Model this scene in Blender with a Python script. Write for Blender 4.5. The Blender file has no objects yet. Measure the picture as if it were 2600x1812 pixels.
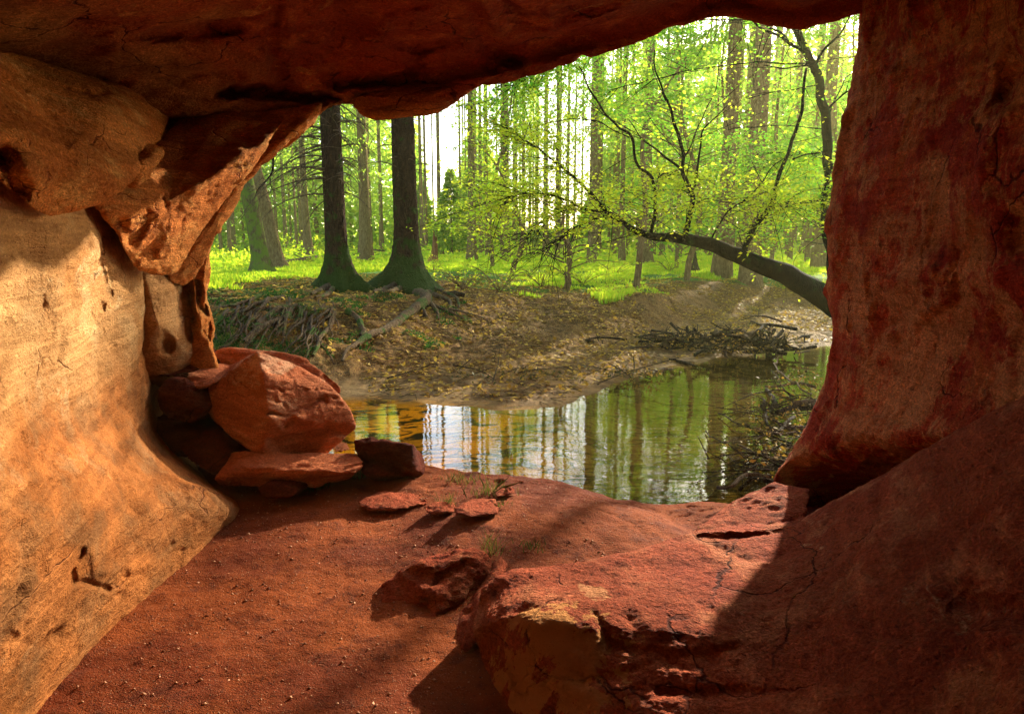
import bpy, bmesh, math, random
import numpy as np
from mathutils import Vector
random.seed(7); rng = np.random.default_rng(7)
scene = bpy.context.scene
COL = scene.collection
R = math.radians
# ---------------------------------------------------------------- camera model
EYE = np.array([0.0, 0.0, 2.4]); TH = R(9.7); F = 1733.0
FW = np.array([0, math.cos(TH), -math.sin(TH)]); UP = np.array([0, math.sin(TH), math.cos(TH)]); RT = np.array([1.0, 0, 0])
def ray(px, py):
    return FW + RT * (px - 1300) / F + UP * (906 - py) / F
def at(px, py, Y):
    d = ray(px, py); return EYE + d * (Y / d[1])
def atz(px, py, z):
    d = ray(px, py); return EYE + d * ((z - EYE[2]) / d[2])
def proj(P):
    Q = P - EYE
    d = Q @ FW
    ok = d > 0.15
    d = np.where(ok, d, 1)
    return np.stack([np.where(ok, 1300 + F * (Q @ RT) / d, -9e3), np.where(ok, 906 - F * (Q @ UP) / d, -9e3)], 1)
SUN_AZ, SUN_EL = R(30.5), R(20.8)
SUN = np.array([math.sin(SUN_AZ) * math.cos(SUN_EL), math.cos(SUN_AZ) * math.cos(SUN_EL), math.sin(SUN_EL)])
# ---------------------------------------------------------------- noise
_perm = np.random.default_rng(3).permutation(256); _perm = np.concatenate([_perm, _perm, _perm])
_grad = np.random.default_rng(4).normal(size=(256, 3)); _grad /= np.linalg.norm(_grad, axis=1)[:, None]
def noise(P):
    I = np.floor(P).astype(int); f = P - I; I &= 255
    u = f * f * f * (f * (f * 6 - 15) + 10)
    out = 0
    for dx in (0, 1):
        wx = u[:, 0] if dx else 1 - u[:, 0]
        for dy in (0, 1):
            wy = u[:, 1] if dy else 1 - u[:, 1]
            for dz in (0, 1):
                wz = u[:, 2] if dz else 1 - u[:, 2]
                h = _perm[_perm[_perm[(I[:, 0] + dx) & 255] + ((I[:, 1] + dy) & 255)] + ((I[:, 2] + dz) & 255)]
                g = _grad[h]
                out = out + wx * wy * wz * ((f[:, 0] - dx) * g[:, 0] + (f[:, 1] - dy) * g[:, 1] + (f[:, 2] - dz) * g[:, 2])
    return out * 1.6
def fbm(P, s, o=4, ridge=False, gain=.5):
    r = np.zeros(len(P)); a = 1.0
    for k in range(o):
        n = noise(P * s + 13.7 * k)
        if ridge: n = 1 - 2 * np.abs(n) * 1.6
        r += a * n; a *= gain; s *= 2.1
    return r
# ---------------------------------------------------------------- mesh helpers
def base_name(n): return n
def obj(name, me, mat=None, parent=None, loc=None, smooth=True):
    """link one mesh object; verts are given in world space; loc becomes its origin"""
    o = bpy.data.objects.new(name, me); COL.objects.link(o)
    if mat is not None: me.materials.append(mat)
    off = np.zeros(3)
    if loc is not None: off = np.array(loc, float)
    if parent is not None:
        off = np.array(parent['_w'])
        o.parent = parent
        o['_w'] = [float(v) for v in off]
    else:
        o.location = off.tolist(); o['_w'] = [float(v) for v in off]
    n = len(me.vertices); c = np.empty(n * 3, np.float32); me.vertices.foreach_get('co', c)
    c = c.reshape(-1, 3) - off.astype(np.float32)
    me.vertices.foreach_set('co', c.ravel())
    me.update()
    if smooth and len(me.polygons): me.shade_smooth()
    return o
def npmesh(name, V, Fc):
    me = bpy.data.meshes.new(name)
    V = np.asarray(V, np.float32); Fc = np.asarray(Fc, np.int32); k = Fc.shape[1]
    me.vertices.add(len(V)); me.vertices.foreach_set('co', V.ravel())
    me.loops.add(Fc.size); me.loops.foreach_set('vertex_index', Fc.ravel())
    me.polygons.add(len(Fc)); me.polygons.foreach_set('loop_start', np.arange(0, Fc.size, k, dtype=np.int32))
    me.polygons.foreach_set('loop_total', np.full(len(Fc), k, np.int32))
    me.update(calc_edges=True); me.validate()
    return me
def empty(name, loc):
    o = bpy.data.objects.new(name, None); COL.objects.link(o)
    o.location = [float(v) for v in loc]; o['_w'] = [float(v) for v in loc]; o.empty_display_size = .2
    return o
def tag(o, label=None, cat=None, group=None, kind=None):
    if label: o['label'] = label
    if cat: o['category'] = cat
    if group: o['group'] = group
    if kind: o['kind'] = kind
    return o
def crW(n, N):
    """Catmull-Rom weights: N samples over n control points"""
    W = np.zeros((N, n))
    t = np.linspace(0, n - 1, N); i = np.minimum(t.astype(int), n - 2); f = t - i
    w = [-.5 * f + f * f - .5 * f ** 3, 1 - 2.5 * f * f + 1.5 * f ** 3, .5 * f + 2 * f * f - 1.5 * f ** 3, -.5 * f * f + .5 * f ** 3]
    for k in range(4):
        j = i + k - 1
        for q in range(N):
            jj = j[q]
            if jj < 0: W[q, 0] += 2 * w[k][q]; W[q, 1] -= w[k][q]
            elif jj > n - 1: W[q, n - 1] += 2 * w[k][q]; W[q, n - 2] -= w[k][q]
            else: W[q, jj] += w[k][q]
    return W
def grid_faces(n, m, wrap=False):
    i, j = np.meshgrid(np.arange(n - 1), np.arange(m if wrap else m - 1), indexing='ij'); i = i.ravel(); j = j.ravel(); j2 = (j + 1) % m
    return np.stack([i * m + j, i * m + j2, (i + 1) * m + j2, (i + 1) * m + j], 1)
def vnormals(V, Fc):
    a = V[Fc[:, 0]]; b = V[Fc[:, 1]]; c = V[Fc[:, 2]]; d = V[Fc[:, -1]]
    n = np.cross(c - a, d - b) if Fc.shape[1] == 4 else np.cross(b - a, c - a)
    N = np.zeros_like(V)
    for k in range(Fc.shape[1]): np.add.at(N, Fc[:, k], n)
    return N / (np.linalg.norm(N, axis=1)[:, None] + 1e-9)
def seg_dist(P, poly):
    """pixel distance of P to a polyline"""
    best = np.full(len(P), 1e9)
    poly = np.array(poly, float)
    for a, b in zip(poly[:-1], poly[1:]):
        ab = b - a; t = np.clip(((P - a) @ ab) / (ab @ ab + 1e-9), 0, 1)
        best = np.minimum(best, np.hypot(*(P - a - t[:, None] * ab).T))
    return best
def sculpt(V, strokes):
    """strokes: (polyline in photo pixels, width px, metres; + is away from the eye)"""
    if not strokes: return V
    p = proj(V); q = V - EYE; q /= np.linalg.norm(q, axis=1)[:, None] + 1e-9
    wob = np.stack([fbm(V, 6, 3), fbm(V + 31, 6, 3)], 1) * 9
    for poly, w, dep in strokes:
        d = seg_dist(p + wob, poly)
        V = V + q * (dep * np.exp(-(d / w) ** 2))[:, None]
    return V
def rough(V, N, amp=.05, s=1.3, crack=.02, stretch=(1, 1, 1.6), fine=.006):
    P = V * np.array(stretch)
    d = amp * fbm(P, s, 4)
    c = np.clip(fbm(P + 9.1, s * 1.2, 3, ridge=True) - .95, 0, 1)
    d -= crack * c * 2
    d += fine * fbm(P, 11, 4, gain=.65)
    pit = np.clip(fbm(P + 40, 7, 2) - .45, 0, 1); d -= fine * 5 * pit
    return V + N * d[:, None]
def loft(ctrl, nu, nv, strokes=None, flip=False, wrap=False, **kw):
    C = np.array(ctrl, float)
    V = np.einsum('ur,rck,vc->uvk', crW(C.shape[0], nu), C, crW(C.shape[1], nv)).reshape(-1, 3)
    Fc = grid_faces(nu, nv)
    if flip: Fc = Fc[:, ::-1]
    V = sculpt(V, strokes)
    V = rough(V, vnormals(V, Fc), **kw)
    return V, Fc
def rows(*rs):
    return [[at(*p) if len(p) == 3 else np.array(p[1:]) for p in r] for r in rs]
def blob(outline, centre, bulge, back=.8, n=220, rings=90, strokes=None, sharp=.5, **kw):
    """closed rock solid from an outline with its own depths"""
    O = np.array([at(*p) for p in outline]); C = at(*centre)
    k = len(O); Oc = np.concatenate([O[-2:], O, O[:3]])
    W = crW(len(Oc), (len(Oc) - 1) * 40 + 1); S = (W @ Oc)[80:80 + 40 * k]
    S = S[np.linspace(0, len(S) - 1, n, endpoint=False).astype(int)]
    tc = EYE - C; tc /= np.linalg.norm(tc)
    V = []
    fr = rings * 2 // 3
    for a in np.linspace(1e-4, math.pi / 2, fr):
        V.append(C + (S - C) * math.sin(a) + tc * bulge * math.cos(a) ** (2 * sharp))
    for a in np.linspace(math.pi / 2, math.pi - 1e-4, rings - fr)[1:]:
        V.append(C + (S - C) * math.sin(a) + tc * back * math.cos(a))
    m = len(V); V = np.concatenate(V)
    Fc = grid_faces(m, n, wrap=True)
    V = sculpt(V, strokes)
    N = vnormals(V, Fc)
    c0 = V.mean(0)
    if np.einsum('ij,ij->i', N, V - c0).mean() < 0: Fc = Fc[:, ::-1]; N = -N
    V = rough(V, N, **kw)
    return V, Fc
def hull_rock(name, pts, voxel=.02, cuts=None, **kw):
    """angular rock: convex hull(s) of points, remeshed, worn and roughened -> mesh"""
    bm = bmesh.new()
    groups = pts if isinstance(pts[0], list) else [pts]
    for g in groups:
        vs = [bm.verts.new(tuple(map(float, p))) for p in g]
        r = bmesh.ops.convex_hull(bm, input=vs)
        bmesh.ops.delete(bm, geom=[v for v in r['geom_interior'] if isinstance(v, bmesh.types.BMVert)], context='VERTS')
    bmesh.ops.recalc_face_normals(bm, faces=bm.faces)
    me = bpy.data.meshes.new('tmp'); bm.to_mesh(me); bm.free()
    o = bpy.data.objects.new('tmp', me); COL.objects.link(o)
    m = o.modifiers.new('r', 'REMESH'); m.mode = 'VOXEL'; m.voxel_size = voxel
    s = o.modifiers.new('s', 'SMOOTH'); s.iterations = 3
    dg = bpy.context.evaluated_depsgraph_get(); ev = o.evaluated_get(dg)
    me2 = bpy.data.meshes.new_from_object(ev)
    bpy.data.objects.remove(o); bpy.data.meshes.remove(me)
    n = len(me2.vertices); V = np.empty(n * 3, np.float32); me2.vertices.foreach_get('co', V); V = V.reshape(-1, 3).astype(float)
    N = np.empty(n * 3, np.float32); me2.vertices.foreach_get('normal', N); N = N.reshape(-1, 3)
    if cuts: V = sculpt(V, cuts)
    V = rough(V, N, **kw)
    me2.vertices.foreach_set('co', V.astype(np.float32).ravel()); me2.update(); me2.name = name
    return me2
def tube(P, rad, sides=8, ends=True, wob=0.0, step=None):
    """one tapered tube through points P (k,3) with radii -> V,F(quads)"""
    P = np.array(P, float); rad = np.array(rad, float)
    k = len(P); N = max(2, (k - 1) * (step or 4) + 1)
    W = crW(k, N) if k > 2 else np.stack([1 - np.linspace(0, 1, N), np.linspace(0, 1, N)], 1)
    C = W @ P; r = np.maximum(W @ rad, rad.min() * .6)
    if wob: C = C + np.stack([noise(C * 3 + 7), noise(C * 3 + 17), noise(C * 3 + 27)], 1) * wob
    T = np.gradient(C, axis=0); T /= np.linalg.norm(T, axis=1)[:, None] + 1e-9
    ref = np.array([0.31, 0.2, 1.0]) if abs(T[:, 2]).mean() < .8 else np.array([1.0, .2, .1])
    A = np.cross(T, ref); A /= np.linalg.norm(A, axis=1)[:, None] + 1e-9; B = np.cross(T, A)
    an = np.linspace(0, 2 * math.pi, sides, endpoint=False)
    V = C[:, None] + (A[:, None] * np.cos(an)[None, :, None] + B[:, None] * np.sin(an)[None, :, None]) * r[:, None, None]
    V = V.reshape(-1, 3)
    return V, grid_faces(N, sides, wrap=True)
def join(parts):
    Vs, Fs, o = [], [], 0
    for V, f in parts:
        Vs.append(V); Fs.append(f + o); o += len(V)
    return np.concatenate(Vs), np.concatenate(Fs)
def leaves(P, size, flat=.5, var=.4, dirs=None, aspect=.55):
    """folded leaf-shaped faces at points P -> V,F"""
    n = len(P)
    s = size * (1 + var * rng.uniform(-1, 1, n))
    if dirs is None: d = rng.normal(size=(n, 3)); d[:, 2] *= 1 - flat
    else: d = dirs + rng.normal(size=(n, 3)) * .35
    d /= np.linalg.norm(d, axis=1)[:, None] + 1e-9
    up = rng.normal(size=(n, 3)) * (1 - flat) + np.array([0, 0, 1.0]) * flat
    w = np.cross(d, up); w /= np.linalg.norm(w, axis=1)[:, None] + 1e-9
    nn = np.cross(w, d)
    s = s[:, None]
    a = P; b = P + d * s * .45 + w * s * aspect * .5 + nn * s * .08; c = P + d * s - nn * s * .06; e = P + d * s * .45 - w * s * aspect * .5 + nn * s * .08
    V = np.stack([a, b, c, e], 1).reshape(-1, 3)
    return V, np.arange(4 * n).reshape(n, 4)
# ---------------------------------------------------------------- materials
def mat(name):
    m = bpy.data.materials.new(name); m.use_nodes = True; nt = m.node_tree; nt.nodes.clear()
    out = nt.nodes.new('ShaderNodeOutputMaterial'); return m, nt, out
class NT:
    def __init__(s, nt): s.nt = nt
    def n(s, t, **k):
        x = s.nt.nodes.new(t)
        for a, b in k.items():
            if a == 'ins':
                for i, v in b.items():
                    if isinstance(v, bpy.types.NodeSocket): s.nt.links.new(v, x.inputs[i])
                    else: x.inputs[i].default_value = v
            else: setattr(x, a, b)
        return x
    def noise(s, vec, sc, det=4, rough=.55, dist=0):
        return s.n('ShaderNodeTexNoise', ins={'Vector': vec, 'Scale': sc, 'Detail': det, 'Roughness': rough, 'Distortion': dist}).outputs['Fac']
    def ramp(s, f, a, b):
        return s.n('ShaderNodeMapRange', interpolation_type='SMOOTHSTEP', ins={0: f, 1: a, 2: b, 3: 0.0, 4: 1.0}).outputs[0]
    def mix(s, f, a, b, mode='MIX'):
        x = s.n('ShaderNodeMix', data_type='RGBA', blend_type=mode)
        for i, v in ((0, f), (6, a), (7, b)):
            if isinstance(v, bpy.types.NodeSocket): s.nt.links.new(v, x.inputs[i])
            else: x.inputs[i].default_value = v if i == 0 else (*v, 1) if len(v) == 3 else v
        return x.outputs[2]
    def math(s, op, a, b=0.0):
        return s.n('ShaderNodeMath', operation=op, ins={0: a, 1: b}).outputs[0]
def mapped(b, sc=(1, 1, 1), rot=(0, 0, 0), loc=(0, 0, 0)):
    tc = b.n('ShaderNodeTexCoord')
    return b.n('ShaderNodeMapping', ins={'Vector': tc.outputs['Object'], 'Scale': sc, 'Rotation': rot, 'Location': loc}).outputs[0]
def rock_mat(name, c1, c2, c3, dark, pale=None, paleamt=.62, stretch=(1, 1, 2.2), rot=(.2, .3, 0), darkamt=.62, bump=.6, spot=None, spec=.04, grainy=.5, lowc=None, lowz=None):
    m, nt, out = mat(name); b = NT(nt)
    v = mapped(b, stretch, rot); v0 = mapped(b)
    big = b.noise(v, .9, 5, .6, .4); mid = b.noise(v, 3.2, 6, .65, .3); fine = b.noise(v, 22, 6, .7); grain = b.noise(v0, 95, 3, .75)
    col = b.mix(b.ramp(big, .38, .64), c1, c2)
    col = b.mix(b.ramp(mid, .48, .68), col, c3)
    if pale:
        pm = b.ramp(b.math('ADD', b.math('MULTIPLY', b.noise(v, 1.7, 8, .72, .5), .8), b.math('MULTIPLY', fine, .2)), paleamt, paleamt + .07)
        col = b.mix(b.math('MULTIPLY', pm, .8), col, pale)
    dm = b.ramp(b.math('ADD', b.math('MULTIPLY', b.noise(mapped(b, stretch, rot, (5, 3, 1)), 2.4, 9, .75, .6), .75), b.math('MULTIPLY', fine, .25)), darkamt, darkamt + .1)
    col = b.mix(b.math('MULTIPLY', dm, .75), col, dark)
    sp = b.ramp(b.noise(mapped(b, (2.2, 1, 1), (.4, .7, .2)), 38, 3, .6), .60, .72)
    col = b.mix(b.math('MULTIPLY', sp, .55), col, dark)
    if lowc:  # separate colour for the lower zone; on the roof it carries painted light
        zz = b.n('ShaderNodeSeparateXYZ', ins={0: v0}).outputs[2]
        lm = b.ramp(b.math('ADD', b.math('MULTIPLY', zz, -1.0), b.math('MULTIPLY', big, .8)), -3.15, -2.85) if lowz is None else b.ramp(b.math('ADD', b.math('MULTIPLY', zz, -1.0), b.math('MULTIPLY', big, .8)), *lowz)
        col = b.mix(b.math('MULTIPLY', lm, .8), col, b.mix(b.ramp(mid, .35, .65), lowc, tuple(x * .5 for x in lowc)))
    gr = b.ramp(grain, .3, .75)
    g2 = b.ramp(b.noise(mapped(b, (1, 1, 1.8), (.5, .9, 0)), 46, 4, .8), .38, .66)
    col = b.mix(grainy, col, b.mix(g2, (.45, .40, .38), (1.45, 1.45, 1.4)), 'MULTIPLY')
    col = b.mix(grainy, col, b.mix(gr, (.50, .46, .44), (1.5, 1.48, 1.42)), 'MULTIPLY')
    st_ = b.noise(mapped(b, (.5, .5, 5.5), (rot[0] * .6, rot[1] * .6, 0)), 2.6, 6, .62, .8)
    col = b.mix(.55, col, b.mix(b.ramp(st_, .36, .64), (.62, .58, .55), (1.22, 1.24, 1.25)), 'MULTIPLY')
    vx = b.n('ShaderNodeVectorMath', operation='ADD', ins={0: v, 1: b.n('ShaderNodeVectorMath', operation='SCALE', ins={0: b.n('ShaderNodeTexNoise', ins={'Vector': v, 'Scale': 2.2, 'Detail': 5}).outputs['Color'], 'Scale': .55}).outputs[0]}).outputs[0]
    ck = b.n('ShaderNodeTexVoronoi', feature='DISTANCE_TO_EDGE', ins={'Vector': vx, 'Scale': 1.5}).outputs['Distance']
    ckm = b.math('MULTIPLY', b.ramp(ck, .014, .002), b.ramp(b.noise(v, 1.1, 4), .48, .58))
    col = b.mix(b.math('MULTIPLY', ckm, .75), col, dark)
    if spot:  # pale mineral streaks round places on this rock
        for (c, r, colr) in spot:
            dd = b.n('ShaderNodeVectorMath', operation='DISTANCE', ins={0: mapped(b), 1: tuple(map(float, c))}).outputs['Value']
            near = b.n('ShaderNodeMapRange', ins={0: dd, 1: r, 2: r * .3, 3: 0.0, 4: 1.0}).outputs[0]
            pat = b.noise(mapped(b, (3.2, 3.2, 1), (.0, .25, .0)), 2.6, 9, .72, .4)
            msk = b.ramp(b.math('ADD', b.math('MULTIPLY', near, .30), pat), .70, .74)
            col = b.mix(b.math('MULTIPLY', msk, .85), col, colr)
    bs = b.n('ShaderNodeBsdfPrincipled', ins={'Base Color': col, 'Roughness': .85, 'Specular IOR Level': spec})
    h = b.math('ADD', b.math('MULTIPLY', fine, .55), b.math('ADD', b.math('MULTIPLY', mid, .9), b.math('MULTIPLY', grain, .35)))
    h = b.math('SUBTRACT', b.math('ADD', h, b.math('MULTIPLY', g2, .25)), b.math('MULTIPLY', sp, .3))
    h = b.math('SUBTRACT', b.math('ADD', h, b.math('MULTIPLY', st_, 1.1)), b.math('MULTIPLY', ckm, .8))
    bp = b.n('ShaderNodeBump', ins={'Height': h, 'Strength': bump, 'Distance': .05})
    nt.links.new(bp.outputs[0], bs.inputs['Normal']); nt.links.new(bs.outputs[0], out.inputs[0])
    return m
def leaf_mat(name, c1, c2, tr, trans=.5, scale=3.0):
    m, nt, out = mat(name); b = NT(nt)
    g = b.n('ShaderNodeNewGeometry').outputs['Random Per Island']
    f = b.math('ADD', b.math('MULTIPLY', g, .6), b.math('MULTIPLY', b.noise(mapped(b), scale, 2), .5))
    col = b.mix(b.ramp(f, .25, .85), c1, c2)
    tcol = b.mix(b.ramp(f, .25, .85), tr[0], tr[1])
    d = b.n('ShaderNodeBsdfPrincipled', ins={'Base Color': col, 'Roughness': .6, 'Specular IOR Level': .08})
    t = b.n('ShaderNodeBsdfTranslucent', ins={'Color': tcol})
    x = b.n('ShaderNodeMixShader', ins={0: trans}); nt.links.new(d.outputs[0], x.inputs[1]); nt.links.new(t.outputs[0], x.inputs[2])
    nt.links.new(x.outputs[0], out.inputs[0]); return m
def bark_mat(name, c1, c2, moss=None, mossamt=.55, sc=1.0, bump=.9, mosslow=None):
    m, nt, out = mat(name); b = NT(nt)
    v = mapped(b, (1, 1, .28)); f1 = b.noise(v, 14 * sc, 6, .7, .3); f2 = b.noise(mapped(b), 3.0, 5, .6)
    vo = b.n('ShaderNodeTexVoronoi', feature='DISTANCE_TO_EDGE', ins={'Vector': v, 'Scale': 22 * sc}).outputs['Distance']
    col = b.mix(b.ramp(f1, .35, .68), c1, c2)
    col = b.mix(b.math('MULTIPLY', b.ramp(vo, .08, .0), .5), col, tuple(x * .4 for x in c1))
    if moss:
        mm = f2
        if mosslow is not None:
            z = b.n('ShaderNodeSeparateXYZ', ins={0: b.n('ShaderNodeTexCoord').outputs['Object']}).outputs[2]
            mm = b.math('ADD', f2, b.n('ShaderNodeMapRange', ins={0: z, 1: 0.0, 2: mosslow, 3: .28, 4: 0.0}).outputs[0])
        col = b.mix(b.math('MULTIPLY', b.ramp(mm, mossamt, mossamt + .12), .85), col, moss)
    bs = b.n('ShaderNodeBsdfPrincipled', ins={'Base Color': col, 'Roughness': .9, 'Specular IOR Level': .05})
    h = b.math('ADD', f1, b.math('MULTIPLY', b.ramp(vo, 0, .2), .5))
    bp = b.n('ShaderNodeBump', ins={'Height': h, 'Strength': bump, 'Distance': .06})
    nt.links.new(bp.outputs[0], bs.inputs['Normal']); nt.links.new(bs.outputs[0], out.inputs[0]); return m

OR1, OR2, OR3 = (.50, .19, .065), (.40, .12, .04), (.58, .27, .10)
M = {}
M['ceiling'] = rock_mat('red_sandstone_roof', (.46, .076, .020), (.33, .044, .012), (.60, .14, .032), (.035, .006, .003), (.76, .32, .085), .585, rot=(.1, .35, .1), lowc=(.86, .37, .10), darkamt=.575, bump=.95)  # lowc puts the light glowing up onto the roof's lower part into its colour
M['over'] = rock_mat('orange_sandstone', (.74, .28, .07), (.60, .185, .04), (.78, .38, .11), (.18, .04, .016), (.84, .50, .18), .60, rot=(.1, -.6, .1), bump=.8)
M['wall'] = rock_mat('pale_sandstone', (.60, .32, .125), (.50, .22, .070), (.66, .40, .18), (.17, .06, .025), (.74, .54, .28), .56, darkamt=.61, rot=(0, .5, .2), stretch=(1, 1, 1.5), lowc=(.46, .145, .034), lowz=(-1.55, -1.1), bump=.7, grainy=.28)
M['pillar'] = rock_mat('stained_red_sandstone', (.62, .105, .036), (.46, .052, .026), (.70, .20, .06), (.035, .006, .004), (.80, .35, .13), .465, darkamt=.555, rot=(0, .35, 0), stretch=(1.2, 1.2, .9), bump=.95)
M['fore'] = rock_mat('dark_red_sandstone', (.44, .098, .038), (.32, .054, .022), (.56, .19, .085), (.025, .005, .003), (.66, .33, .17), .575, darkamt=.58, rot=(0, -.5, .2), bump=.9,
                     spot=[(at(1400, 1690, 2.3), .42, (.62, .27, .08)), (at(1500, 1510, 2.6), .14, (.52, .22, .09))])
M['boulder'] = rock_mat('terracotta_rock', (.64, .205, .085), (.50, .135, .052), (.72, .31, .15), (.10, .024, .013), (.80, .44, .25), .54, rot=(.2, -.5, 0), bump=.8, grainy=.35)
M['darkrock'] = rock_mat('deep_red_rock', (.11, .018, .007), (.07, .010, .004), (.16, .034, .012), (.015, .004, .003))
def floor_mat():
    m, nt, out = mat('red_gravelly_sand'); b = NT(nt)
    v = mapped(b)
    big = b.noise(v, 1.1, 6, .65, .3); mid = b.noise(v, 5, 7, .7); fine = b.noise(v, 60, 4, .75); gr = b.noise(v, 160, 2, .6)
    col = b.mix(b.ramp(big, .4, .62), (.27, .062, .014), (.155, .029, .008))
    col = b.mix(b.math('MULTIPLY', b.ramp(mid, .52, .66), .7), col, (.11, .026, .012))
    col = b.mix(b.math('MULTIPLY', b.ramp(fine, .56, .66), .8), col, (.07, .025, .015))
    col = b.mix(b.math('MULTIPLY', b.ramp(gr, .66, .72), .6), col, (.72, .42, .24))
    bs = b.n('ShaderNodeBsdfPrincipled', ins={'Base Color': col, 'Roughness': .9, 'Specular IOR Level': .06})
    h = b.math('ADD', b.math('MULTIPLY', fine, .6), b.math('ADD', mid, b.math('MULTIPLY', gr, .3)))
    bp = b.n('ShaderNodeBump', ins={'Height': h, 'Strength': .9, 'Distance': .035})
    nt.links.new(bp.outputs[0], bs.inputs['Normal']); nt.links.new(bs.outputs[0], out.inputs[0]); return m
M['floor'] = floor_mat()
def ground_mat():
    m, nt, out = mat('forest_soil'); b = NT(nt)
    v = mapped(b); geo = b.n('ShaderNodeTexCoord').outputs['Object']
    z = b.n('ShaderNodeSeparateXYZ', ins={0: geo}).outputs[2]; y = b.n('ShaderNodeSeparateXYZ', ins={0: geo}).outputs[1]; x = b.n('ShaderNodeSeparateXYZ', ins={0: geo}).outputs[0]
    n1 = b.noise(v, .5, 6, .6, .3); n2 = b.noise(v, 2.2, 7, .7); n3 = b.noise(v, 18, 5, .75); n4 = b.noise(v, 70, 3, .7)
    soil = b.mix(b.ramp(n2, .4, .62), (.15, .068, .018), (.06, .027, .008))
    soil = b.mix(b.math('MULTIPLY', b.ramp(n3, .5, .6), .7), soil, (.30, .15, .036))
    soil = b.mix(b.math('MULTIPLY', b.ramp(n4, .54, .60), .75), soil, (.50, .29, .06))
    green = b.mix(b.ramp(n3, .35, .65), (.045, .12, .012), (.15, .27, .02))
    rt = b.n('ShaderNodeMapRange', ins={0: b.math('SUBTRACT', x, b.math('MULTIPLY', y, .25)), 1: -1.0, 2: 1.5, 3: 0.0, 4: -.16}).outputs[0]
    gm = b.ramp(b.math('ADD', b.math('ADD', n1, b.math('MULTIPLY', rt, b.ramp(y, 30.0, 20.0))), b.n('ShaderNodeMapRange', ins={0: y, 1: 15.0, 2: 26.0, 3: -.16, 4: .2}).outputs[0]), .52, .64)
    # mossy bank on the left
    gl = b.math('MULTIPLY', b.n('ShaderNodeMapRange', ins={0: x, 1: -3.0, 2: -5.0, 3: 0.0, 4: 1.0}).outputs[0], b.ramp(n2, .46, .58))
    col = b.mix(b.math('MAXIMUM', gm, b.math('MULTIPLY', gl, .7)), soil, green)
    sand = b.mix(b.ramp(n2, .42, .6), (.34, .20, .065), (.18, .10, .03))
    sand = b.mix(b.math('MULTIPLY', b.ramp(n3, .56, .66), .65), sand, (.07, .04, .02))
    sm = b.n('ShaderNodeMapRange', interpolation_type='SMOOTHSTEP', ins={0: b.math('ADD', z, b.math('MULTIPLY', n2, .12)), 1: .30, 2: .16, 3: 0.0, 4: 1.0}).outputs[0]
    col = b.mix(sm, col, sand)
    # wet stream bed: rippled amber sand
    rip = b.noise(mapped(b, (1.0, 2.6, 1), (0, 0, .25)), 2.1, 4, .55, 1.6)
    warm = b.n('ShaderNodeMapRange', ins={0: x, 1: -1.2, 2: 1.0, 3: 1.0, 4: 0.0}).outputs[0]
    bed = b.mix(b.ramp(rip, .40, .56), (.035, .024, .006), b.mix(warm, (.09, .065, .014), (.85, .36, .01)))
    bed = b.mix(b.math('MULTIPLY', b.ramp(n3, .55, .66), .55), bed, (.09, .05, .015))
    bmk = b.n('ShaderNodeMapRange', interpolation_type='SMOOTHSTEP', ins={0: z, 1: .03, 2: -.05, 3: 0.0, 4: 1.0}).outputs[0]
    col = b.mix(bmk, col, bed)
    rg = b.n('ShaderNodeMapRange', ins={0: z, 1: .0, 2: .12, 3: .75, 4: .92}).outputs[0]
    bs = b.n('ShaderNodeBsdfPrincipled', ins={'Base Color': col, 'Roughness': rg, 'Specular IOR Level': b.n('ShaderNodeMapRange', ins={0: z, 1: -.03, 2: .04, 3: 0.0, 4: .12}).outputs[0]})
    h = b.math('ADD', b.math('MULTIPLY', n3, .6), b.math('ADD', n2, b.math('MULTIPLY', n4, .35)))
    bp = b.n('ShaderNodeBump', ins={'Height': h, 'Strength': .9, 'Distance': .08})
    nt.links.new(bp.outputs[0], bs.inputs['Normal']); nt.links.new(bs.outputs[0], out.inputs[0]); return m
M['ground'] = ground_mat()
def water_mat():
    m, nt, out = mat('shallow_clear_water'); b = NT(nt)
    v = mapped(b, (.55, 1.7, 1), (0, 0, .12))
    h = b.math('ADD', b.noise(v, 2.2, 3, .5, .6), b.math('MULTIPLY', b.noise(mapped(b, (.6, 1.5, 1), (0, 0, -.1)), 8, 3, .5, .5), .22))
    bp = b.n('ShaderNodeBump', ins={'Height': h, 'Strength': .07, 'Distance': .05})
    gl = b.n('ShaderNodeBsdfGlossy', ins={'Color': (1, 1, 1, 1), 'Roughness': .015, 'Normal': bp.outputs[0]})
    tr = b.n('ShaderNodeBsdfTransparent', ins={'Color': (.90, .84, .62, 1)})
    fc = b.n('ShaderNodeLayerWeight', ins={'Blend': .5, 'Normal': bp.outputs[0]}).outputs['Facing']
    fr = b.n('ShaderNodeMath', operation='MULTIPLY_ADD', ins={0: b.math('POWER', fc, 5.0), 1: .95, 2: .02})
    x = b.n('ShaderNodeMixShader'); nt.links.new(b.math('MINIMUM', b.math('MULTIPLY', fr.outputs[0], 1.0), 1.0), x.inputs[0])
    nt.links.new(tr.outputs[0], x.inputs[1]); nt.links.new(gl.outputs[0], x.inputs[2]); nt.links.new(x.outputs[0], out.inputs[0]); return m
M['water'] = water_mat()
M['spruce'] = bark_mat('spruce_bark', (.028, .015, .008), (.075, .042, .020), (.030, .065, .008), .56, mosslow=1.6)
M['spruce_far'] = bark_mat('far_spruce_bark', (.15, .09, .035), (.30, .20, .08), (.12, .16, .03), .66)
M['beech'] = bark_mat('dark_beech_bark', (.008, .009, .005), (.024, .021, .010), (.018, .045, .010), .56, sc=1.4, bump=.7)
M['root'] = bark_mat('mossy_root_bark', (.10, .06, .03), (.24, .16, .08), (.05, .12, .015), .50, sc=1.5)
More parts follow.
